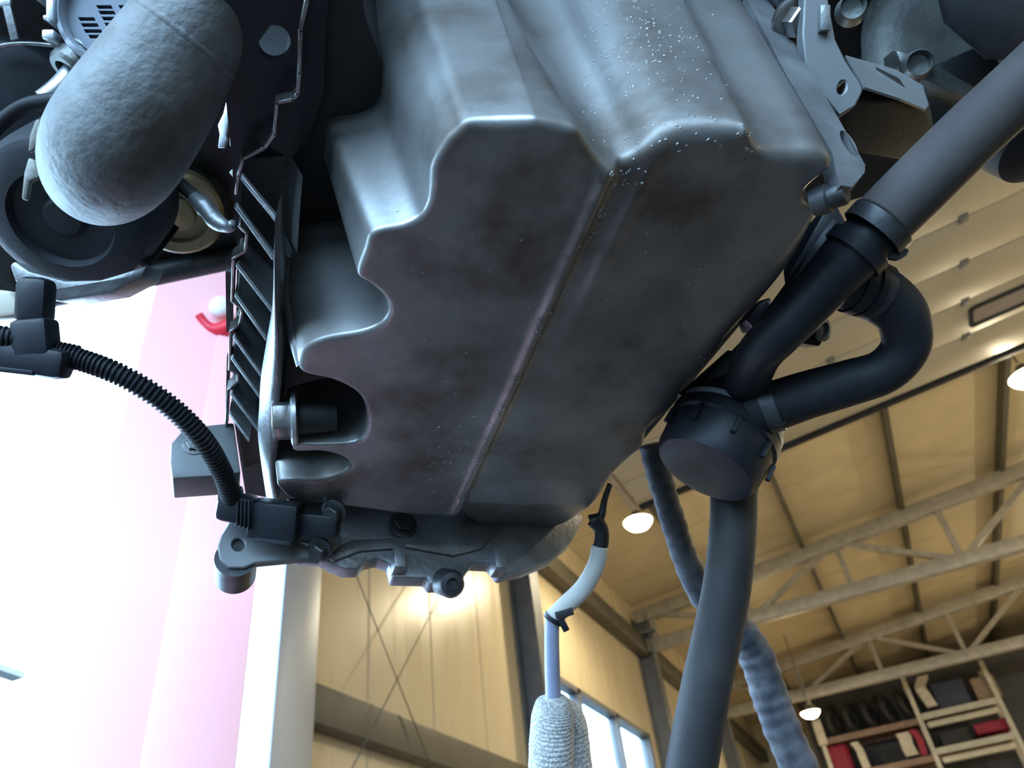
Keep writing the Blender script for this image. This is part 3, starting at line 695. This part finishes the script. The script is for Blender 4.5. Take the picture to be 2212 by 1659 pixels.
p_, r_2 = hose_path([(-30,300,.60,16),(20,250,.60,16),(70,225,.60,17),(150,215,.60,18)], 8)
tag(G().add(*sweep(p_, r_2, 16)).build('rubber_strap', M_RUBBER, smooth=True), 'black rubber strap curving over to the rough pipe', 'strap')
for nm, pl, m, lb in (('engine_bar', [(155,2),(8,2)], M_SILVER, ''),):
    pass
o = thing('bracket_strip', 'narrow pale metal strip hanging at the top left corner', 'bracket', D(22, 40, .70))
slab((8,-20),(34,88), 18, 10, .70, M_ALU2, o, 'strip', .001); slab((-6,4),(26,4), 22, 12, .70, M_SILVER, o, 'bent_tab', .001)
pu = thing('belt_pulley', 'tan belt pulley half hidden behind the rough pipe', 'pulley', D(390, 470, .9))
pa = (-CF * .7 + CR * .25 - CU * .5).normalized()
G().add(*lathe(D(385, 465, .92), pa, [(-.03, .05), (-.005, .052), (0, .048), (0, .036), (-.008, .034), (-.008, .02), (.004, .018), (.006, .004)], 40)).build('rim', M_BRASS, pu, smooth=True, auto=.5)
G().add(*lathe(D(385, 465, .925), pa, [(-.05, .062), (-.03, .062), (-.02, .056)], 40)).build('backing', M_DARKSTEEL, pu, smooth=True, auto=.5)
p_, r_2 = hose_path([(20,655,1.02,26),(180,625,1.02,26),(340,590,1.02,26),(520,552,1.02,26)], 8)
tag(G().add(*sweep(p_, r_2, 24)).build('subframe_bar', M_DARKSTEEL, smooth=True), 'straight dark bar running from the compressor to the finned rail', 'bar')
hw = thing('wrapped_cable', 'thin cable with a frayed grey end above the pulley', 'cable', D(420, 430, .78))
p_, r_2 = hose_path([(345,360,.78,14),(385,395,.77,15),(425,430,.76,15)], 8); G().add(*sweep(p_, r_2, 14)).build('cable', M_RUBBER2, hw, smooth=True)
p_, r_2 = hose_path([(420,426,.76,17),(445,450,.755,20),(468,478,.75,18),(492,490,.745,14),(504,484,.74,10)], 8)
G().add(*sweep(p_, [r * (1 + .22 * mno.noise(q * 160)) for q, r in zip(p_, r_2)], 16)).build('frayed_wrap', M_ALU2, hw, smooth=True)
hs = thing('heat_shield_scrap', 'small bright bent shield pieces beside the black cover plate', 'shield', D(495, 290, .62))
dpr([(489,215),(500,213),(497,245),(488,290),(490,300),(484,318),(470,318),(474,290),(470,270),(482,245)], .60, .003, M_SILVER, hs, 'bent_plate', .0006)
dpr([(497,268),(504,266),(514,280),(513,325),(508,330),(495,312)], .61, .003, M_PALE, hs, 'pale_plate', .0006)
dpr([(494,372),(508,358),(512,372),(504,384)], .61, .003, M_PALE, hs, 'pale_plate', .0006)
# ================================================================== right-hand parts
gx = thing('gearbox_casing', 'oily grey-green gearbox casing at the top right corner', 'gearbox', D(2050, 100, .85))
ga = (-CF * .55 - CR * .55 - CU * .5).normalized()
gc = D(2080, 40, .86)
G().add(*lathe(gc, ga, [(-.25, .20), (-.10, .19), (-.03, .17), (.0, .15), (.03, .125), (.045, .095), (.06, .09), (.062, .04), (.06, .0)], 56, False)).build('casing_shell', M_CAST2, gx, smooth=True)
for (a, b, r, d) in ((1858,2,26,.70),(2002,125,26,.72)):
    c = D(a, b, d); G().add(*lathe(c + CF * .02, -CF - CU * .2 - CR * .3, [(0, r * 1.3 * d / FPX), (.018, r * 1.1 * d / FPX), (.02, r * d / FPX), (.010, r * .8 * d / FPX), (.009, .0)], 28)).build('bolt_boss', M_CAST2, gx, smooth=True, auto=.5)
dpr([(1930,100),(1985,118),(2050,150),(2120,190),(2110,215),(2030,190),(1950,150)], .74, .03, M_CAST2, gx, 'casting_rib', .006)
bk = thing('engine_bracket', 'dark angular engine mount bracket right of the oil pan', 'bracket', D(1850, 190, .62))
fr = [(1739,-40),(1782,-40),(1805,84),(1828,132),(1868,189),(1848,229),(1813,251),(1772,198),(1741,142),(1734,76)]
mesh('front_plate', *prism([D(a, b, .60) for a, b in fr], CF * .014, [[D(a, b, .60) for a, b in ell(1819, 189, 9, 15, .3)]]), M_FRAME, bk, bevel=.0012, segs=1)
def hull(pts, name, m, parent, bev=.002):
    bm = bmesh.new(); [bm.verts.new(p) for p in pts]; r = bmesh.ops.convex_hull(bm, input=bm.verts)
    bmesh.ops.delete(bm, geom=[e for e in r['geom_interior'] if isinstance(e, bmesh.types.BMVert)], context='VERTS'); bm.verts.index_update()
    vs = [v.co.copy() for v in bm.verts]; fs = [tuple(v.index for v in f.verts) for f in bm.faces]; bm.free()
    return mesh(name, vs, fs, m, parent, bevel=bev)
hull([D(1828,124,.612), D(1868,189,.612), D(1945,214,.63), D(2000,238,.66), D(2008,225,.68), D(1993,186,.70), D(1930,150,.70), D(1860,128,.66), D(1813,251,.612), D(1830,330,.66), D(1960,350,.70), D(2020,290,.70), D(1848,229,.606)], 'bracket_block', M_BLOCK, bk, .003)  # near-black colour stands in for shade on the bracket's underside
mesh('top_plate', *prism([D(1826,119,0.6028), D(1868,188,0.5969), D(1945,213,0.6146), D(1999,236,0.6452), D(2006,226,0.6649), D(1993,184,0.6895), D(1935,150,0.6895), D(1878,134,0.6550)], (CF * .6 - CU * .8) * .002), M_FRAME, bk)  # paler sheet carries the lit tone of the bracket's top face
mesh('weld_tab', *box_at(D(1777, 45, .60), CR * .004, CU * .010, CF * .006), M_ALU2, bk, bevel=.001)
bolt(bk, D(1712, 48, .63), -CF - CU * .5 + CR * .2, .013, .018, M_STEEL)
hull([D(1640,-60,.66), D(1740,-60,.64), D(1745,25,.66), D(1690,35,.66), D(1640,10,.70), D(1740,0,.75), D(1640,-60,.8)], 'upper_block', M_DARKSTEEL, bk, .006)
hull([D(1985,150,.80), D(2240,40,.82), D(2330,200,.85), D(2150,345,.83), D(2000,320,.80), D(1900,335,.78), D(2100,200,.95)], 'lower_casing', M_BLOCK, gx, .006)  # added dark fill that covers the bright gap between bracket and pipe
hull([D(2000,-90,.66), D(2320,-90,.70), D(2320,140,.72), D(2130,135,.70), D(2035,55,.68), D(2150,0,.9)], 'dark_cover', M_BLOCK2, gx, .008)  # added dark hull standing in for shade on the casing's right side
rp = thing('coolant_pipe', 'thick grey coolant pipe crossing the upper right corner', 'pipe', D(2050, 330, .55))
p_, r_2 = hose_path([(2520,-110,.54,71),(2330,72,.545,70),(2215,180,.55,69),(2102,284,.555,68),(1990,394,.56,68),(1905,478,.565,66)], 10); G().add(*sweep(p_, r_2, 40)).build('rubber_hose', M_RUBBER3, rp, smooth=True)
p_, r_2 = hose_path([(1935,448,.567,60),(1880,510,.57,60),(1835,556,.575,62),(1800,595,.58,58),(1740,660,.59,54),(1680,722,.60,50),(1640,765,.62,48),(1610,830,.66,46)], 8); G().add(*sweep(p_, r_2, 36)).build('plastic_pipe', M_PLASTIC, rp, smooth=True)
hull([D(1690,585,.66), D(1735,495,.65), D(1705,590,.625), D(1768,478,.62), D(1800,425,.63), D(1850,520,.62), D(1790,600,.63), D(1712,640,.63), D(1694,612,.63), D(1760,560,.68)], 'pipe_bracket', M_PLASTIC, rp, .003)
hull([D(1612,722,.67), D(1662,745,.67), D(1640,810,.67), D(1560,870,.68), D(1498,856,.69), D(1545,790,.68), D(1600,800,.73)], 'pipe_foot', M_PLASTIC, rp, .003)
hull([D(1745,545,.60), D(1800,470,.61), D(1850,520,.60), D(1800,610,.605), D(1705,690,.62), D(1650,735,.63), D(1640,690,.64), D(1690,625,.63), D(1760,560,.66)], 'pipe_bracket', M_PLASTIC, rp, .003)
def band(p, ax, r, w, name, m, parent, t=.0012):
    return G().add(*lathe(p, ax, [(-w / 2, r), (-w / 2, r + t), (w / 2, r + t), (w / 2, r)], 40, False)).build(name, m, parent, smooth=True, auto=.5)
ax1 = (D(1880, 510, .57) - D(1990, 394, .56)).normalized()
band(D(1896, 492, .567), ax1, .0237, .012, 'hose_clamp', M_DARKSTEEL, rp)
band(D(1850, 540, .574), ax1, .0225, .010, 'pipe_collar', M_PLASTIC, rp, .002)
def loop_ear(pl, d, parent, w=.007, inner=None):
    return mesh('clamp_ear', *prism([D(a, b, d) for a, b in pl], CF * w, [[D(a, b, d) for a, b in inner]] if inner else ()), M_DARKSTEEL, parent)
loop_ear([(1900,535),(1925,542),(1940,548),(1952,534),(1964,540),(1958,552),(1944,561),(1925,558),(1895,548)], .56, rp)
uh = thing('bent_hose', 'black hose bent in a U on the right side', 'hose', D(1900, 740, .62))
p_, r_2 = hose_path([(1790,590,.60,52),(1840,612,.60,60),(1892,632,.605,60),(1945,678,.61,55),(1957,745,.62,50),(1912,800,.63,48),(1830,828,.64,50),(1740,854,.65,52),(1650,884,.66,54),(1580,905,.68,50)], 12); G().add(*sweep(p_, r_2, 40)).build('hose_body', M_RUBBER, uh, smooth=True)
for k, w in ((8, .007), (14, .008), (19, .006)):
    a_ = (p_[k + 1] - p_[k - 1]).normalized(); band(p_[k], a_, r_2[k], w, 'hose_band', M_PLASTIC, uh, .0016)
k = 22; a_ = (p_[k + 1] - p_[k - 1]).normalized(); band(p_[k], a_, r_2[k], .010, 'hose_clamp', M_DARKSTEEL, uh)
loop_ear([(1893,592),(1900,578),(1912,575),(1950,594),(1952,602),(1945,616),(1935,618),(1900,604)], .585, uh, .006, [(1911,588),(1935,600),(1937,604),(1930,604),(1910,592)])
k = 94; a_ = (p_[k + 1] - p_[k - 1]).normalized(); band(p_[k], a_, r_2[k], .012, 'hose_clamp', M_DARKSTEEL, uh)
loop_ear([(1664,906),(1690,896),(1702,902),(1712,902),(1700,912),(1684,920),(1668,916)], .64, uh, .006)
ct = thing('filter_canister', 'black round canister hanging beside the thick hose', 'canister', D(1530, 970, .68))
cx_ = (-CF * .42 - CU * .70 - CR * .50).normalized(); c0 = D(1580, 905, .70)
G().add(*lathe(c0, cx_, [(-.04, .03), (-.02, .045), (.0, .0465), (.012, .0475), (.014, .051), (.024, .051), (.026, .0485), (.052, .047), (.060, .043), (.063, .03), (.061, .0)], 48)).build('canister_body', M_PLASTIC, ct, smooth=True, auto=.5)
G().add(*lathe(c0, cx_, [(.006, .0483), (.006, .050), (.011, .050), (.011, .0483)], 48, False)).build('light_band', M_JAMB, ct, smooth=True, auto=.5)
for w in range(0, 360, 40):
    a, b, ax = frame(cx_); d = a * math.cos(math.radians(w)) + b * math.sin(math.radians(w))
    mesh('rib', *box_at(c0 + d * .0505 + ax * .034, d * .002, ax * .008, d.cross(ax) * .002), M_PLASTIC, ct, bevel=.0005, segs=1)
G().add(*lathe(D(1560, 850, .70), (D(1650,800,.70) - D(1560,880,.70)).normalized(), [(-.03, .026), (.03, .026), (.032, .020)], 28)).build('inlet_stub', M_PLASTIC, ct, smooth=True, auto=.5)
cl = thing('cable_plug', 'small black cable plug hanging behind the coolant pipe', 'connector', D(1765, 715, .72))
dpr([(1718,742),(1768,680),(1782,678),(1788,704),(1786,722),(1770,748),(1722,740)], .70, .03, M_PLASTIC, cl, 'plug_body', .002)
G().add(*lathe(D(1773, 712, .699), -CF + CR * .6, [(0, .011), (.003, .011), (.004, .007), (.001, .006)], 24)).build('plug_socket', M_DARKSTEEL, cl, smooth=True, auto=.5)
cw = thing('sensor_wires', 'small dark sensor with a pinkish wire at the right pan edge', 'sensor', D(1640, 690, .68))
dpr([(1612,690),(1640,655),(1666,640),(1672,665),(1655,700),(1625,720)], .68, .03, M_PLASTIC, cw, 'sensor_body', .003)
p_, r_2 = hose_path([(1608,695,.665,5),(1620,708,.665,6),(1630,718,.665,5)], 6); G().add(*sweep(p_, r_2, 12)).build('wire', mat('mauve_wire', (.45, .30, .42), .4), cw, smooth=True)
p_, r_2 = hose_path([(1660,650,.67,4),(1668,672,.67,4),(1655,690,.67,4)], 6); G().add(*sweep(p_, r_2, 12)).build('wire', MATS['mauve_wire'], cw, smooth=True)
bh = thing('coolant_hose', 'thick dark smooth hose hanging down right of centre', 'hose', D(1540, 1380, .7))
p_, r_2 = hose_path([(1590,960,.75,50),(1586,1060,.735,50),(1583,1150,.72,50),(1571,1260,.71,51),(1548,1380,.70,52),(1522,1500,.69,53),(1488,1690,.68,55),(1440,1960,.66,56)], 12); G().add(*sweep(p_, r_2, 40)).build('hose_body', M_RUBBER2, bh, smooth=True)
wh = thing('wrapped_hose', 'cloth-wrapped blue-grey hose passing behind the thick hose', 'hose', D(1560, 1330, .85))
ctl = [(1408,960,.84,28),(1428,1040,.84,28),(1452,1120,.84,28),(1478,1200,.85,28),(1520,1285,.86,32),(1580,1345,.86,36),(1630,1410,.86,38),(1662,1500,.85,39),(1692,1580,.84,40),(1745,1700,.83,42),(1850,1950,.81,42)]
p_, r_2 = hose_path(ctl, 16); G().add(*sweep(p_, [r * (1 + .09 * mno.noise(q * 55) + .03 * math.sin(i * 1.1)) for i, (q, r) in enumerate(zip(p_, r_2))], 28)).build('wrap', M_CLOTH, wh, smooth=True)
bt = thing('breather_tube', 'thin pale breather tube dropping into a braided grey sleeve', 'tube', D(1230, 1330, .82))
p_, r_2 = hose_path([(1318,1045,.80,6),(1306,1080,.80,7),(1300,1110,.80,9),(1290,1122,.80,14),(1275,1128,.80,16)], 6); G().add(*sweep(p_, r_2, 14)).build('bracket_wire', M_DARKSTEEL, bt, smooth=True)
p_, r_2 = hose_path([(1284,1122,.80,18),(1298,1142,.80,16),(1300,1165,.80,16),(1295,1190,.80,16)], 8); G().add(*sweep(p_, r_2, 20)).build('elbow', M_RUBBER2, bt, smooth=True)
p_, r_2 = hose_path([(1296,1180,.80,18),(1288,1220,.80,19),(1262,1268,.80,20),(1225,1305,.80,20),(1190,1340,.80,20)], 8); G().add(*sweep(p_, r_2, 24)).build('pale_sleeve', M_WHITE, bt, smooth=True)
p_, r_2 = hose_path([(1193,1330,.80,16),(1192,1380,.80,16),(1193,1440,.80,16.5),(1196,1520,.80,17)], 8); G().add(*sweep(p_, r_2, 24)).build('blue_tube', M_TUBE, bt, smooth=True)
band(D(1196, 1336, .80), D(1188,1350,.80) - D(1205,1320,.80), .0095, .005, 'tube_clip', M_PLASTIC, bt)
slab((1200,1330),(1238,1318), 16, 16, .792, M_DARKSTEEL, bt, 'clip_screw', .001); slab((1212,1338),(1224,1362), 14, 14, .792, M_PLASTIC, bt, 'clip_tail', .001)
def braid(ctl, nm, per=5, amp=.05):
    p, r = hose_path(ctl, 30); return G().add(*sweep(p, [x * (1 + (amp if (i % per) < per / 2 else -amp * .3) * .5 + .03 * mno.noise(q * 90)) for i, (q, x) in enumerate(zip(p, r))], 32)).build(nm, M_BRAID, bt, smooth=True)
braid([(1198,1502,.80,16),(1198,1512,.80,32),(1196,1530,.80,42),(1193,1570,.80,47),(1191,1630,.80,48),(1190,1720,.80,49),(1186,1950,.80,49)], 'braided_sleeve')
braid([(1206,1520,.83,18),(1222,1540,.83,30),(1234,1570,.83,34),(1240,1630,.83,36),(1246,1720,.83,38),(1258,1950,.83,38)], 'braided_sleeve')
rl_ = thing('rubber_mount', 'dark rounded rubber mount below the pipe at the right edge', 'mount', D(2220, 310, .8))
G().add(*lathe(D(2215, 290, .82), (-CF * .6 - CU * .7 + CR * .2).normalized(), [(-.06, .045), (0, .05), (.025, .044), (.032, .03), (.033, .0)], 36)).build('mount_body', M_RUBBER2, rl_, smooth=True, auto=.6)
# ================================================================== lift post and what is fixed to it
py0 = D(154, 1300, 1.80); X0, Y0 = py0.x, py0.y
PN = math.radians(-38)                          # the post's broad face is turned towards the drive-in door
e1, e2 = Vector((-math.cos(PN), -math.sin(PN), 0)), Vector((-math.sin(PN), math.cos(PN), 0))
w1 = .30; w2 = (PL(550, 1300, py0, e1) - py0).dot(e2); wf_ = (PL(367, 1300, py0, e1) - py0).dot(e2)
pc0 = Vector((X0, Y0, 0)) + e1 * w1 / 2 + e2 * w2 / 2
def pbox(a0, a1, b0, b1, z0, z1):
    c = Vector((X0, Y0, 0)) + e1 * (a0 + a1) / 2 + e2 * (b0 + b1) / 2 + Z_ * (z0 + z1) / 2
    return box_at(c, e1 * (a1 - a0) / 2, e2 * (b1 - b0) / 2, Z_ * (z1 - z0) / 2)
po = thing('lift_post', 'tall pale pink post of the car lift in front of the bright opening', 'lift post', pc0)
mesh('column', *pbox(.006, w1, 0, w2, .03, CAMZ + 3.0), M_PINK, po, bevel=.010)
mesh('cover_plate', *pbox(0, .008, wf_, w2 - .003, .03, CAMZ + 3.0), M_PINK, po, bevel=.003)
mesh('base_plate', *pbox(-.1, w1 + .1, -.1, w2 + .1, 0, .03), M_PINK, po)
kd = PL(470, 690, py0, e1); KD = (ROT.transposed() @ (kd - CAM)).z - .02
lh = thing('lock_knob', 'white round knob on a red hook beside the finned rail', 'knob', kd)
G().add(*lathe(D(476, 664, KD), -CF, [(-.04, .012), (-.014, .030), (0, .036), (.012, .030), (.018, .012), (.019, 0)], 28)).build('knob', M_WPAINT, lh, smooth=True)
p_, r_2 = hose_path([(430,680,KD,9),(440,696,KD,10),(456,710,KD,13),(476,712,KD,16),(500,703,KD,17)], 8); G().add(*sweep(p_, r_2, 16)).build('hook', M_RED, lh, smooth=True)
a, b = W(-60, 1428, 0, -9.0), W(42, 1463, 0, -9.0)
tag(mesh('roof_edge', *bar(a, b, .07, .2, Z_), M_FRAME), 'faint grey roof edge outside at the left picture edge', 'roof')
# ================================================================== storage racks at the far end
YK = 20.3
def K(px, py, dy=0): return W(px, py, 1, YK + dy)
rk = thing('storage_rack', 'tall pale steel storage rack at the lower right', 'rack', (K(2000, 1600).x, YK, 0))
M_RACK = mat('rack_paint', (.50, .46, .36), .5, .1, (.42, .39, .31), 6)
xs_ = [K(1762, 1560).x, K(1990, 1560).x, K(2182, 1560).x]
ztop = [CAMZ + 4.55, K(1940, 1464).z, K(2122, 1426).z]
for x, zt in zip(xs_, (K(1762, 1500).z, ztop[1], ztop[2])):
    for dy in (0, .9):
        mesh('upright', *box(x - .05, x + .05, YK + dy - .04, YK + dy + .04, 0, zt), M_RACK, rk, bevel=.006, segs=1)
    zz = .4
    while zz < zt - .5:
        mesh('brace', *bar((x, YK + .02, zz), (x, YK + .88, zz + .45), .03, .03), M_RACK, rk); zz += .9
for k, (x0_, x1_) in enumerate(((xs_[0], xs_[1]), (xs_[1], xs_[2]))):
    lv = [K(1880, 1574).z, K(1940, 1646).z] if k == 0 else [K(2080, 1522).z, K(2110, 1598).z]
    lv += [lv[-1] - 1.0, lv[-1] - 2.0]
    for z in lv:
        for dy in (0, .9): mesh('beam', *box(x0_ + .05, x1_ - .05, YK + dy - .03, YK + dy + .03, z - .13, z), M_WOODS if k == 0 else M_RACK, rk, bevel=.005, segs=1)
        mesh('shelf_board', *box(x0_ + .05, x1_ - .05, YK + .03, YK + .87, z - .03, z + .0), M_WOODS, rk)
        if k == 1: mesh('tube_rail', *bar((x0_ + .1, YK - .06, z - .26), (x1_ - .1, YK - .06, z - .26), .12, .12, Z_), M_RACK, rk, bevel=.03)
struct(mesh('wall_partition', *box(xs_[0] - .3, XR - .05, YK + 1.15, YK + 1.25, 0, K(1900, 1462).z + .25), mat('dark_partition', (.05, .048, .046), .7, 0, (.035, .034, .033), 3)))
zA, zB = K(1880, 1574).z, K(1940, 1646).z; zC, zD = K(2080, 1522).z, K(2110, 1598).z
def tyre(c, ax, R, r, label):
    t = thing('tyre', label, 'tyre', c, 'tyres on the upper rack shelf'); pr = []
    for k in range(17):
        w = 2 * math.pi * k / 16; pr.append((r * .62 * math.sin(w), R - r + r * math.cos(w)))
    G().add(*lathe(c, ax, pr, 28, False)).build('tread', M_TYRE, t, smooth=True)
    G().add(*lathe(c, ax, [(-r * .4, R - 2 * r + .03), (-r * .3, R - 2 * r + .02), (-r * .25, .06), (-r * .25, .0)], 24, False)).build('wheel_disc', M_STEEL, t, smooth=True, auto=.5)
names = ['tyre nearest the glowing lamp on the rack shelf', 'second tyre from the glowing lamp on the rack shelf', 'third tyre from the glowing lamp on the rack shelf', 'fourth tyre from the glowing lamp on the rack shelf', 'tyre beside the pale rack upright on the shelf']
for i in range(5):
    x = xs_[0] + .36 + i * .42
    tyre(Vector((x, YK + .4, zA + .36)), Vector((.9, -.35, .06 * i)), .36, .11, names[i])
def cushion(c, hx, hy, hz, m, name, label, cat, bev=.06, rz=0.):
    R = Matrix.Rotation(rz, 3, 'Y'); o = mesh(name, *box_at(c, R @ (X_ * hx), Y_ * hy, R @ (Z_ * hz)), m, bevel=bev, segs=4); tag(o, label, cat); return o
cushion(Vector((K(1812, 1640).x, YK + .40, zB + .34)), .27, .22, .33, M_CRIM, 'seat_cushion', 'crimson padded cushion on the lower rack shelf', 'cushion', .14)
def shell(name, pts, w, t, m, label, cat):                       # curved car body panel: bent strip with thickness
    p = catmull(pts, 6); vs, fs = [], []
    for q in p:
        for dy in (0, w):
            for dx in (0, t): vs.append(q + Y_ * dy + X_ * dx)
    for i in range(len(p) - 1):
        a, b = i * 4, i * 4 + 4
        for u, v in ((0, 1), (1, 3), (3, 2), (2, 0)): fs.append((a + u, a + v, b + v, b + u))
    fs.append((0, 1, 3, 2)); fs.append(tuple(len(vs) - 4 + k for k in (0, 2, 3, 1)))
    tag(mesh(name, vs, fs, m, smooth=True, auto=.7), label, cat)
shell('body_panel', [K(1836, 1605), K(1848, 1620), K(1856, 1640), K(1868, 1668)], .5, .16, M_PALE, 'curved pale car body panel beside the crimson cushion', 'panel')
shell('body_panel', [K(1934, 1586), K(1942, 1596), K(1946, 1612), K(1958, 1634)], .5, .26, M_PALE, 'curved pale car body panel beside the crimson panel', 'panel')
shell('body_panel', [K(1962, 1578), K(1974, 1590), K(1982, 1606), K(1990, 1632)], .5, .14, M_CRIM, 'curved crimson car body panel leaning at the rack upright', 'panel')
shell('body_panel', [K(1982, 1462, .1), K(1976, 1485, .1), K(1988, 1505, .1), K(2004, 1528, .1)], .4, .22, M_PALE, 'pale upright panel on the top right rack shelf', 'panel')
cushion(Vector((K(2056, 1500).x, YK + .4, zC + .30)), .34, .3, .29, M_NAVY, 'storage_case', 'navy storage case on the top right rack shelf', 'case', .05)
cushion(Vector((K(2128, 1480).x, YK + .4, zC + .26)), .24, .3, .23, M_BROWN, 'carton', 'brown carton at the right end of the top shelf', 'box', .015)
cushion(Vector((K(2140, 1560).x, YK + .4, zD + .22)), .34, .25, .11, M_CRIM, 'crimson_case', 'flat crimson case on the right middle rack shelf', 'case', .04)
cushion(Vector((K(2062, 1585).x, YK + .4, zD + .17)), .30, .25, .16, M_TYRE, 'black_crate', 'black crate on the right middle rack shelf', 'crate', .03)
cushion(Vector((K(1768, 1572).x, YK - .10, zA + .12)), .10, .05, .26, M_PALE, 'pale_board', 'pale board standing below the glowing far lamp', 'board', .01)
